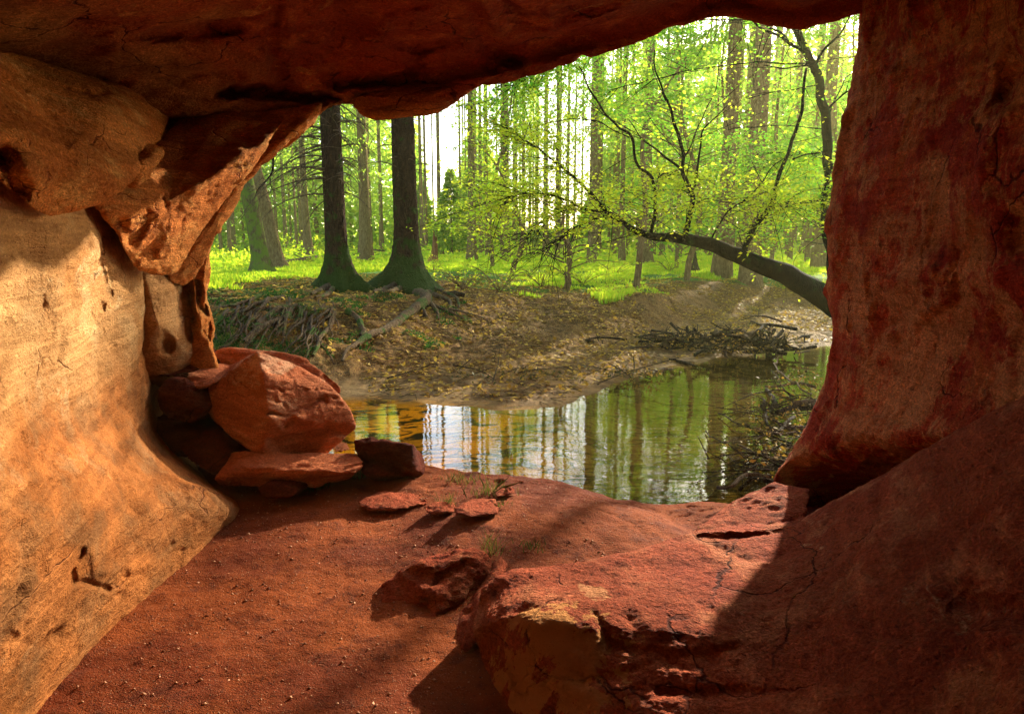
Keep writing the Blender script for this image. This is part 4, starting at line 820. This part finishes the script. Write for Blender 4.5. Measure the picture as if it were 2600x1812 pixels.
(Vl, fl_), (Vt, ft) = twigs_and_leaves(polysB, 1700, 32, 37, (.5, 1.7), .7, size=.060, keep=.03)
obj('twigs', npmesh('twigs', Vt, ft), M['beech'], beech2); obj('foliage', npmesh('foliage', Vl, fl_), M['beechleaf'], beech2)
# a few leafy young beeches further in
def sapling(px, Y, h, label, seed, n_tw=420, size=.13):
    p = at(px, 640, Y); p[2] = g1(p[0], p[1]); rg = np.random.default_rng(seed); root = empty('beech_tree', p)
    P = [p, p + [rg.normal() * .2, 0, h * .35], p + [rg.normal() * .4, 0, h * .7], p + [rg.normal() * .6, 0, h]]
    V, f = tube(P, [.11, .085, .055, .02], 10, wob=.1); obj('trunk', npmesh('trunk', V, f), M['spruce_far'], root)
    polys = []; tb = []
    for k in range(26):
        t = rg.uniform(.12, 1); o = p + (P[-1] - p) * t; a = rg.uniform(0, 6.28); l = h * .42 * (1.15 - t) + .5
        Q = np.array([o, o + [math.cos(a) * l * .5, math.sin(a) * l * .5, .18 * l], o + [math.cos(a) * l, math.sin(a) * l, .15 * l]]); polys.append(Q); tb.append((Q, [.025, .015, .006]))
    V, f = tubes(tb, 4); obj('branchwork', npmesh('branchwork', V, f), M['spruce_far'], root)
    (V, f), _ = twigs_and_leaves(polys, n_tw, 20, seed, (.5, 1.5), .7, size=size, keep=.05); obj('foliage', npmesh('foliage', V, f), M['sunleaf'] if 1230 < px < 1600 else M['beechleaf'], root)  # middle saplings get the yellower leaf colour in place of sun glare
    tag(root, label, 'tree', 'young beeches scattered between the spruces')
for i, (px, Y, h, lab, k_) in enumerate([(1440, 21, 3.0, 'low yellow green young beech in front of the glare', .3), (1300, 26, 5.0, 'young beech spreading left of the glare above the grass', .35), (1745, 24, 7.6, 'leafy young beech behind the forked bare limb', .9), (1960, 31, 12.5, 'leafy young beech crowding between the thick spruces and the pillar', 1.6),
                                     (1620, 22, 7.0, 'full crowned young beech behind the highest forked branch', .9), (1250, 34, 9.5, 'young beech close right of the reddish spruce', .6), (1660, 46, 13, 'far tall beech right of the glare', .7), (1840, 36, 14, 'far beech behind the two thick spruces', 1.5), (2110, 34, 14, 'beech far back beside the rock pillar', 1.5), (1720, 33, 13, 'dense tall beech behind the right hand fork', 1.2), (2010, 43, 19, 'tallest beech closing the sky beside the pillar', 2.0), (1890, 47, 20, 'tall beech whose crown fills the top right of the opening', 2.0), (1730, 50, 21, 'far tall beech under the highest point of the arch', 1.7), (2140, 40, 18, 'tall beech mostly hidden behind the pillar edge', 1.6), (1590, 52, 21, 'far slender beech rising left of the forked limb', 1.2)]):
    sapling(px, Y, h, lab, 200 + i, n_tw=int((260 + int(h * 34)) * k_ * 1.3), size=.065 + Y * .0022)
def shrub(px, py, w, h, label, n, seed):
    p = hit(px, py, 12); rg = np.random.default_rng(seed); root = empty('shrub', p); tb = []; polys = []
    for k in range(12):
        a = rg.uniform(0, 6.28); Q = np.array([p, p + [math.cos(a) * w * .3, math.sin(a) * w * .3, h * rg.uniform(.5, .9)], p + [math.cos(a) * w * .55, math.sin(a) * w * .55, h * rg.uniform(.5, 1.1)]]); tb.append((Q, [.012, .008, .004])); polys.append(Q)
    V, f = tubes(tb, 4); obj('stems', npmesh('stems', V, f), M['spruce_far'], root)
    (V, f), _ = twigs_and_leaves(polys, n, 16, seed, (.2, .5), .8, size=.075, keep=.3); obj('foliage', npmesh('foliage', V, f), M['sunleaf'], root); tag(root, label, 'shrub', 'low leafy shrubs along the bank top')
for i, (px, py, w, h, lb) in enumerate([(1175, 735, 1.6, .55, 'low shrub at the bank top right of the short dark log'), (1270, 742, 1.8, .7, 'bushy low shrub under the tips of the bent beech'), (1375, 730, 1.7, .6, 'yellow green shrub below the glare on the bank top'), (1480, 722, 1.6, .5, 'small shrub on the bank top left of the long trunk shadow'),
                                        (1560, 700, 1.9, .6, 'shrub in the bright grass behind the bank top'), (1700, 690, 1.8, .5, 'flat spreading shrub under the middle of the leaning trunk'), (2060, 745, 1.2, .45, 'grassy shrub at the foot of the leaning trunk'), (1100, 690, 1.5, .5, 'shrub beside the broken reddish stump')]):
    shrub(px, py, w, h, lb, 150, 500 + i)
# ---------------------------------------------------------------- undergrowth, woodland, grass
def scatter_stuff(name, n, gen, size, m, label, flat=.3, aspect=.6):
    P = gen(n); P = P[thin(P, .1, rng)] if name == 'undergrowth' else P
    V, f = leaves(P, 1.0, flat, .4, aspect=aspect)
    s = np.repeat(size(P), 4); c = np.repeat(P, 4, 0); V = c + (V - c) * s[:, None]
    return tag(obj(name, npmesh(name, V, f), M[m]), label, None, kind='stuff')
def g_under(n):
    y = rng.uniform(34, 90, n); px = rng.uniform(450, 2300, n); x = (px - 1300) / F * y; P = np.stack([x, y, 0 * x], 1)
    k = noise(P * .17) + .5 * noise(P * .5); hmax = np.clip(.25 + 2.2 * (k + .15), .12, 3.2) * np.clip((y - 28) / 30, .2, 1.2)
    P[:, 2] = G(x, y) + hmax * rng.uniform(0, 1, n) ** 1.3; return P
scatter_stuff('undergrowth', 60000, g_under, lambda P: .10 + P[:, 1] * .0035, 'under', 'bright green undergrowth between the far trunks')
def g_far(n):
    y = rng.uniform(85, 125, n); px = rng.uniform(350, 2400, n); x = (px - 1300) / F * y
    h = rng.uniform(0, 1, n) ** 1.15; P = np.stack([x, y, 0 * x], 1)
    lim = 27 + 10 * noise(np.stack([x * .12, y * .02, 0 * x], 1)); gap = np.exp(-((px - 1125) / 52) ** 2) + .95 * np.exp(-((px - 1390) / 150) ** 2)
    lim = np.maximum(lim * (1 - .93 * np.clip(gap * 1.3, 0, 1)), 2.5); P[:, 2] = 1 + lim * h; return P
scatter_stuff('distant_woodland', 120000, g_far, lambda P: np.full(len(P), .85), 'needles', 'distant green woodland closing the view', .3, .5)
def blades(P, h, wid=.012, lean=.5):
    n = len(P); a = rng.uniform(0, 6.28, n); w = np.stack([np.cos(a), np.sin(a), 0 * a], 1) * (wid * (.6 + .8 * rng.uniform(size=n)))[:, None]
    l = rng.normal(size=(n, 3)) * lean * .5; l[:, 2] = 0; hh = (h * rng.uniform(.5, 1.2, n))[:, None]
    top = P + np.array([0, 0, 1.0]) * hh + l * hh; mid = P + np.array([0, 0, .55]) * hh + l * hh * .35
    V = np.stack([P - w, P + w, mid + w * .7, top, mid - w * .7], 1).reshape(-1, 3)
    return V, np.arange(5 * n).reshape(n, 5)
def build_grass():
    n = 230000; y = 14 + 46 * rng.uniform(size=n) ** 1.5; px = rng.uniform(480, 2200, n); x = (px - 1300) / F * y
    P = np.stack([x, y, 0 * x], 1); k = noise(P * .45) + .5 * noise(P * 1.3)
    bare = np.exp(-((x + 3.2) / 3.0) ** 4) * np.clip((32 - y) / 6, 0, 1) * 1.6 + .5 * np.exp(-((x - 7.5) / 2.5) ** 2) * (y < 26)
    tops = np.interp(x, topx, topy)
    keep = (k + .24 * np.clip((y - tops - 1.0 + .9 * ((x > -.8) & (x < 4.5))) / 4, -1, 1.5) - bare > .14 - .1 * (y > 22)) & (y > tops + np.where((x > -.8) & (x < 4.5), -.5, -.2)); P = P[keep]
    P[:, 2] = G(P[:, 0], P[:, 1]) - .01
    V, f = blades(P, .07 + .16 * np.clip(noise(P * .3) + .5, 0, 1), .010 + .0006 * P[:, 1])
    tag(obj('grass', npmesh('grass', V, f), M['grass']), 'bright green grass on the forest floor', None, kind='stuff')
    # moss and roots fringe of the left bank
    n = 60000; x = rng.uniform(-9, -.8, n); y = rng.uniform(10, 16.5, n); P = np.stack([x, y, 0 * x], 1); k = noise(P * 1.1) + .5 * noise(P * 3)
    z = G(x, y); keep = (k > .17 + .05 * (x + 4)) & (z > .35); P = P[keep]; P[:, 2] = z[keep] - .01
    V, f = blades(P, .04 + .03 * rng.uniform(size=len(P)), .012, 1.4); tag(obj('moss', npmesh('moss', V, f), M['moss']), 'green moss clinging to the left stream bank', None, kind='stuff')
build_grass()
def build_litter():
    n = 42000; x = rng.uniform(-8, 11, n); y = rng.uniform(9.5, 27, n); z = G(x, y); P = np.stack([x, y, z + .012], 1); k = (z > .02) & (noise(P * .6) > -.3)
    V, f = leaves(P[k], .095, .75, .4, aspect=.62); tag(obj('fallen_leaves', npmesh('fallen_leaves', V, f), M['litter']), 'yellow fallen leaves scattered on the stream bank', None, kind='stuff')
    n = 3500; x = rng.uniform(-8, 9, n); y = rng.uniform(9.5, 20, n); z = G(x, y); P = np.stack([x, y, z + .015], 1); k = (z > .01) & (noise(P * .8 + 3) > -.1)
    P = P[k]; L = []
    for p in P[:2600]:
        a = rng.uniform(0, 6.28); l = rng.uniform(.05, .22); d = np.array([math.cos(a) * l, math.sin(a) * l, 0]); L.append(([p - d, p + d + [0, 0, rng.uniform(0, .03)]], [.006, .003]))
    V, f = join([tube(a, b_, 3, step=1) for a, b_ in L]); tag(obj('twig_litter', npmesh('twig_litter', V, f), M['wet']), 'dark twig litter on the sand and bank', None, kind='stuff')
build_litter()
# loose grit on the cave floor
def build_grit():
    n = 7000; pts = []
    x = rng.uniform(-1.8, 1.2, n); y = rng.uniform(1.6, 4.4, n)
    dg = bpy.context.evaluated_depsgraph_get(); fl = bpy.data.objects['cave_floor']
    me = fl.data; c = np.empty(len(me.vertices) * 3, np.float32); me.vertices.foreach_get('co', c); c = c.reshape(-1, 3)
    xs = np.linspace(-4.5, 4.5, 620); ys = np.concatenate([np.linspace(-4, 1.5, 60)[:-1], np.linspace(1.5, 7.5, 520)])
    ix = np.clip(np.searchsorted(xs, x), 0, 619); iy = np.clip(np.searchsorted(ys, y), 0, len(ys) - 1); z = c[iy * 620 + ix, 2]
    s = .002 + .007 * rng.uniform(size=n) ** 8
    base = np.array([[1, 0, 0], [-1, 0, 0], [0, 1, 0], [0, -1, 0], [0, 0, .8], [0, 0, -.8]], float); fc = np.array([[0, 2, 4], [2, 1, 4], [1, 3, 4], [3, 0, 4], [2, 0, 5], [1, 2, 5], [3, 1, 5], [0, 3, 5]])
    J = base[None] * (1 + .35 * rng.normal(size=(n, 6, 1))); V = J * s[:, None, None] + np.stack([x, y, z], 1)[:, None]
    tag(obj('gravel', npmesh('gravel', V.reshape(-1, 3), (fc[None] + 6 * np.arange(n)[:, None, None]).reshape(-1, 3)), M['pebble'], smooth=False), 'loose red grit on the cave floor', None, kind='stuff')
    return xs, ys, c
FX, FY, FC = build_grit()
def fz(x, y):
    return float(FC[min(len(FY) - 1, np.searchsorted(FY, y)) * 620 + min(619, np.searchsorted(FX, x)), 2])
bpy.context.view_layer.update()
for o in list(bpy.data.objects):
    if o.name.split('.')[0] in ('flat_stone', 'stone') and 'stream' not in o['label']:
        x_, y_, z_ = o.location; o.location.z = fz(x_, y_) + .004
# grass tufts in the cave
def tuft(px, py, Y, n, h, spread, label, m='drygrass'):
    p = at(px, py, Y); z = fz(p[0], p[1]); d = ray(px, py)
    for _ in range(4): p = atz(px, py, z); z = fz(p[0], p[1])
    if Y is not None and abs(p[1] - Y) > 1.0: p = at(px, py, Y)
    P = p + np.stack([rng.normal(size=n) * spread, rng.normal(size=n) * spread * .6, np.full(n, -.01)], 1)
    V, f = blades(P, h, .0022, .9); o = obj('grass_tuft', npmesh('grass_tuft', V, f), M[m], loc=p); tag(o, label, 'grass tuft', 'little tufts of grass in the cave')
tuft(1165, 1222, 4.2, 84, .09, .07, 'dry tuft on the lip nearest the pale reflection')
tuft(1245, 1255, 4.0, 102, .10, .07, 'thick dry tuft behind the shadowed flat stone')
tuft(1135, 1285, 3.8, 54, .10, .03, 'thin tuft between the two flat stones')
tuft(1245, 1405, 3.2, 36, .13, .03, 'tall thin tuft behind the rock mound')
tuft(1350, 1388, 3.3, 36, .05, .05, 'low dark tuft in the middle of the bare rock', 'cavegrass')
tuft(805, 1240, 4.1, 72, .16, .05, 'dark green tuft under the front of the long slab', 'cavegrass')
tuft(915, 1210, 4.2, 72, .14, .05, 'bushy tuft at the right end of the long slab', 'cavegrass')
tuft(1260, 1285, 3.8, 36, .04, .05, 'short green tuft right of the shadowed flat stone', 'cavegrass')
# ---------------------------------------------------------------- wood on the ground
def log(px_pts, wpx, label, m='dead', name='fallen_log', lift=0, sides=12):
    P = np.array([hit(a, b_, 8) for a, b_ in px_pts]); r = np.array(wpx) / 2 / F * P[:, 1]; P[:, 2] += r * .6 + lift
    V, f = tube(P, r, sides, wob=.04); n = len(V) // sides
    V = V + vnormals(V, f) * (.1 * r.mean() * fbm(V, 7, 2))[:, None]
    # close both ends
    V2 = np.concatenate([V, [V[:sides].mean(0)], [V[-sides:].mean(0)]]); me = npmesh(name, V, f)
    bm = bmesh.new(); bm.from_mesh(me); bmesh.ops.holes_fill(bm, edges=[e for e in bm.edges if e.is_boundary], sides=0); bm.to_mesh(me); bm.free()
    o = obj(name, me, M[m], loc=P[0]); return tag(o, label, 'log' if 'log' in name else 'branch')
log([(702, 678), (745, 668), (800, 660), (835, 655)], [14, 13, 12, 10], 'fallen log with a red sawn end right of the leaning pair')
log([(1128, 745), (1150, 750), (1178, 755)], [11, 12, 11], 'short dark log lying right of the rooted spruce', 'wet')
log([(1640, 953), (1665, 945), (1712, 938)], [9, 10, 5], 'grey stick at the water edge left of the debris heap', 'dead', 'driftwood_branch')
log([(1700, 915), (1740, 925), (1800, 938)], [5, 9, 3], 'dark stick reaching into the water below the debris heap', 'wet', 'driftwood_branch')
log([(1745, 878), (1770, 865), (1800, 848)], [5, 6, 4], 'stick propped on the sand above the debris heap', 'dead', 'driftwood_branch')
def brush_heap(px, py, W, H, label, n, seed, Y0=12, m='dead', leafn=0, name='brush_pile', D=.8, z0=None, rads=(.008, .022), cat='brush'):
    p = hit(px, py, Y0) if z0 is None else atz(px, py, z0); rg = np.random.default_rng(seed); root = empty(name, p)
    for k in range(n):
        c = p + np.array([rg.normal() * W * .4, rg.normal() * D * .4, abs(rg.normal()) * H * .5 + .02]); a = rg.uniform(0, 6.28); l = rg.uniform(.25, .7) * W * .7
        d = np.array([math.cos(a), math.sin(a) * .7, rg.normal() * .22]) * l; w = rg.normal(size=3) * .08 * l
        ra = rg.uniform(*rads); L = [([c - d, c + w, c + d], [ra, ra * .8, ra * .3])]
        for j in range(3):
            q = c + d * rg.uniform(-.3, .9); e = (d * .3 + rg.normal(size=3) * .25 * l); L.append(([q, q + e * .5, q + e], [ra * .5, ra * .4, ra * .2]))
        V, f = tubes(L, 5); obj('branch', npmesh('branch', V, f), M[m if k % 3 else 'dead'], root)
    if leafn:
        P = p + np.stack([rg.normal(size=leafn) * W * .45, rg.normal(size=leafn) * D * .45, np.abs(rg.normal(size=leafn)) * H * .5 + .03], 1)
        V, f = leaves(P, .06, .4, .4); obj('dead_leaves', npmesh('dead_leaves', V, f), M['deadleaf'], root)
    tag(root, label, cat); return root
M['deadleaf'] = leaf_mat('withered_leaf', (.05, .06, .02), (.34, .20, .04), ((.10, .12, .02), (.6, .35, .05)), .2)
brush_heap(950, 655, 3.2, .7, 'tangle of dead branches behind the two dark spruces', 26, 1, Y0=18, rads=(.015, .04))
brush_heap(760, 668, 2.4, .35, 'low line of brush lying behind the fallen log', 14, 2, Y0=18, rads=(.012, .03))
hp = brush_heap(1900, 898, 1.1, .50, 'dark clump of washed up roots at the bend of the stream', 60, 3, rads=(.02, .05), m='wet', leafn=700, D=.5, z0=.05, name='root_clump')
brush_heap(1750, 885, 1.7, .35, 'heap of dark debris and leaves on the sand left of the root clump', 50, 4, rads=(.014, .035), m='wet', leafn=900, D=.7, z0=.05, name='debris_heap', cat='debris')
brush_heap(1300, 955, 2.0, .06, 'thin drift of black twigs and leaves along the sand', 14, 6, m='wet', leafn=320, D=.7, z0=.1, name='debris_heap', rads=(.005, .012), cat='debris')
brush_heap(1610, 955, .7, .12, 'small dark leaf drift beside the grey stick', 10, 9, m='wet', leafn=200, D=.4, z0=.05, name='debris_heap', rads=(.005, .012), cat='debris')
# big driftwood tangle in front of the pillar
M['bodyd'] = M['wet']
drift = empty('driftwood_tangle', atz(2000, 1120, 0)); tag(drift, 'large tangle of driftwood and withered leaves in the water by the pillar', 'driftwood')
rg = np.random.default_rng(12)
DR = [([(2080, 1030), (2020, 1040), (1970, 1050), (1960, 1010), (1945, 985)], 20, 8), ([(2090, 1020), (2030, 1025), (1985, 1042)], 26, 10), ([(2060, 1150), (1990, 1120), (1900, 1085), (1830, 1050), (1790, 1090)][:4], 7, 4), ([(1960, 1210), (1900, 1205), (1860, 1228), (1822, 1236)], 12, 10), ([(1975, 1225), (1920, 1215), (1880, 1240)], 16, 9),
      ([(2070, 985), (2010, 975), (1940, 980)], 9, 6), ([(2030, 1180), (1940, 1160), (1850, 1130), (1790, 1092)], 6, 3), ([(2000, 1170), (1920, 1150), (1860, 1120)], 8, 4), ([(2020, 1060), (1980, 1090), (1950, 1080), (1940, 1030), (1938, 1010)], 10, 5), ([(2050, 1090), (1990, 1080), (1940, 1050)], 12, 6), ([(2020, 1130), (1960, 1140), (1890, 1170), (1830, 1150)], 7, 4),
      ([(2060, 1000), (2000, 960), (1970, 930), (1975, 900)], 5, 2), ([(2080, 1040), (2010, 1010), (1960, 940)], 4, 2), ([(2060, 1110), (1990, 1100), (1900, 1110), (1800, 1128)], 5, 3), ([(2010, 1190), (1950, 1180), (1900, 1190), (1850, 1180)], 6, 3)]
for k, (L, w0, w1) in enumerate(DR):
    zz = .10 + .10 * rg.uniform(); P = np.array([atz(a, b_, zz if i < len(L) - 1 else .03) for i, (a, b_) in enumerate(L)]); r = np.linspace(w0, w1, len(L)) / 2 / F * P[:, 1]
    V, f = tube(P, r, 9, wob=.05, step=6); V = V + vnormals(V, f) * (.15 * r.mean() * fbm(V, 12, 2))[:, None]; obj('branch', npmesh('branch', V, f), M['dead' if k % 2 else 'wet'], drift)
for k in range(52):
    a = (rg.uniform(1900, 2090), 0); py = rg.uniform(1000, 1200); c = atz(a[0], py, rg.uniform(.03, .32)); an = rg.normal() * .6 + math.pi + .3; l = rg.uniform(.25, .8)
    d = np.array([math.cos(an), math.sin(an) * .6, rg.normal() * .18]) * l; ra = rg.uniform(.005, .014); L = [([c - d * .5, c + rg.normal(size=3) * .05, c + d], [ra, ra * .8, ra * .3])]
    for j in range(4):
        q = c + d * rg.uniform(-.3, .9); e = d * .35 + rg.normal(size=3) * .2 * l; L.append(([q, q + e * .5, q + e], [ra * .5, ra * .4, ra * .25]))
    V, f = tubes(L, 5); obj('branch', npmesh('branch', V, f), M['dead' if k % 4 == 0 else 'wet'], drift)
LP = np.array([atz(1985 + rg.normal() * 60, 1095 + rg.normal() * 55, rg.uniform(.05, .3)) for _ in range(600)] + [atz(2030 + rg.normal() * 40, 970 + rg.normal() * 22, rg.uniform(.1, .4)) for _ in range(220)])
V, f = leaves(LP, .05, .4, .5); obj('dead_leaves', npmesh('dead_leaves', V, f), M['deadleaf'], drift)
# stumps
def stump(px, py, w, h, label, m, jag=.35):
    p = hit(px, py, 14); r = w / 2 / F * p[1]; V, f = flare_trunk(p, r, h, (0, 0), .7, 5, 2.1, 26, int(px)); top = V[:, 2] > p[2] + h * .45
    a = np.arctan2(V[:, 1] - p[1], V[:, 0] - p[0]); V[:, 2] += top * h * jag * (np.sin(a * 3 + 1) + .6 * np.sin(a * 7)) * ((V[:, 2] - p[2]) / h)
    me = npmesh('tree_stump', V, f); bm = bmesh.new(); bm.from_mesh(me); bmesh.ops.holes_fill(bm, edges=[e for e in bm.edges if e.is_boundary], sides=0); bmesh.ops.triangulate(bm, faces=[q for q in bm.faces if len(q.verts) > 4]); bm.to_mesh(me); bm.free()
    tag(obj('tree_stump', me, M[m], loc=p), label, 'stump')
stump(1105, 668, 16, 1.15, 'broken reddish stump right of the rooted spruce', 'stump', .3)
stump(1763, 690, 22, .28, 'low dark stump in the grass left of the thick spruces', 'wet', .1)
# ---------------------------------------------------------------- haze
def haze():
    m, nt, out = mat('forest_haze'); b = NT(nt)
    v = b.n('ShaderNodeVolumePrincipled', ins={'Color': (1.0, .96, .42, 1), 'Density': .0007, 'Anisotropy': .6})
    nt.links.new(v.outputs[0], out.inputs['Volume'])
    bm = bmesh.new(); bmesh.ops.create_cube(bm, size=1); me = bpy.data.meshes.new('haze'); bm.to_mesh(me); bm.free()
    o = bpy.data.objects.new('haze', me); COL.objects.link(o); me.materials.append(m); o.scale = (330, 286, 36); o.location = (0, 101, 14.5)
    tag(o, 'warm morning haze between the trees', None, kind='stuff')
HAZE = True
if HAZE: haze()
# ---------------------------------------------------------------- light, camera, render
w = bpy.data.worlds.new('World'); scene.world = w; w.use_nodes = True; nt = w.node_tree
sky = nt.nodes.new('ShaderNodeTexSky'); sky.sky_type = 'NISHITA'; sky.sun_disc = False; sky.sun_elevation = SUN_EL; sky.sun_rotation = SUN_AZ; sky.air_density = 1.0; sky.dust_density = 1.5
nt.nodes['Background'].inputs[1].default_value = .15; nt.links.new(sky.outputs[0], nt.nodes['Background'].inputs[0])
L = bpy.data.lights.new('sun', 'SUN'); L.energy = 5; L.angle = R(1.0); L.color = (1.0, .90, .72); lo = bpy.data.objects.new('sun', L); COL.objects.link(lo)
lo.rotation_euler = Vector([-v for v in SUN]).to_track_quat('-Z', 'Y').to_euler(); lo.location = (10, 20, 12)
cam = bpy.data.cameras.new('camera'); co = bpy.data.objects.new('camera', cam); COL.objects.link(co); scene.camera = co
co.location = EYE.tolist(); co.rotation_euler = (R(90) - TH, 0, 0); cam.sensor_width = 36; cam.lens = 36 * F / 2600; cam.clip_end = 1000; cam.clip_start = .05
scene.view_settings.view_transform = 'Standard'; scene.view_settings.look = 'None'; scene.view_settings.exposure = 1.85; scene.view_settings.gamma = 1
scene.cycles.use_denoising = True
scene.cycles.max_bounces = 10; scene.cycles.diffuse_bounces = 8; scene.cycles.transparent_max_bounces = 16; scene.cycles.volume_bounces = 1; scene.cycles.sample_clamp_indirect = 6
for o in bpy.data.objects:
    if '_w' in o: del o['_w']
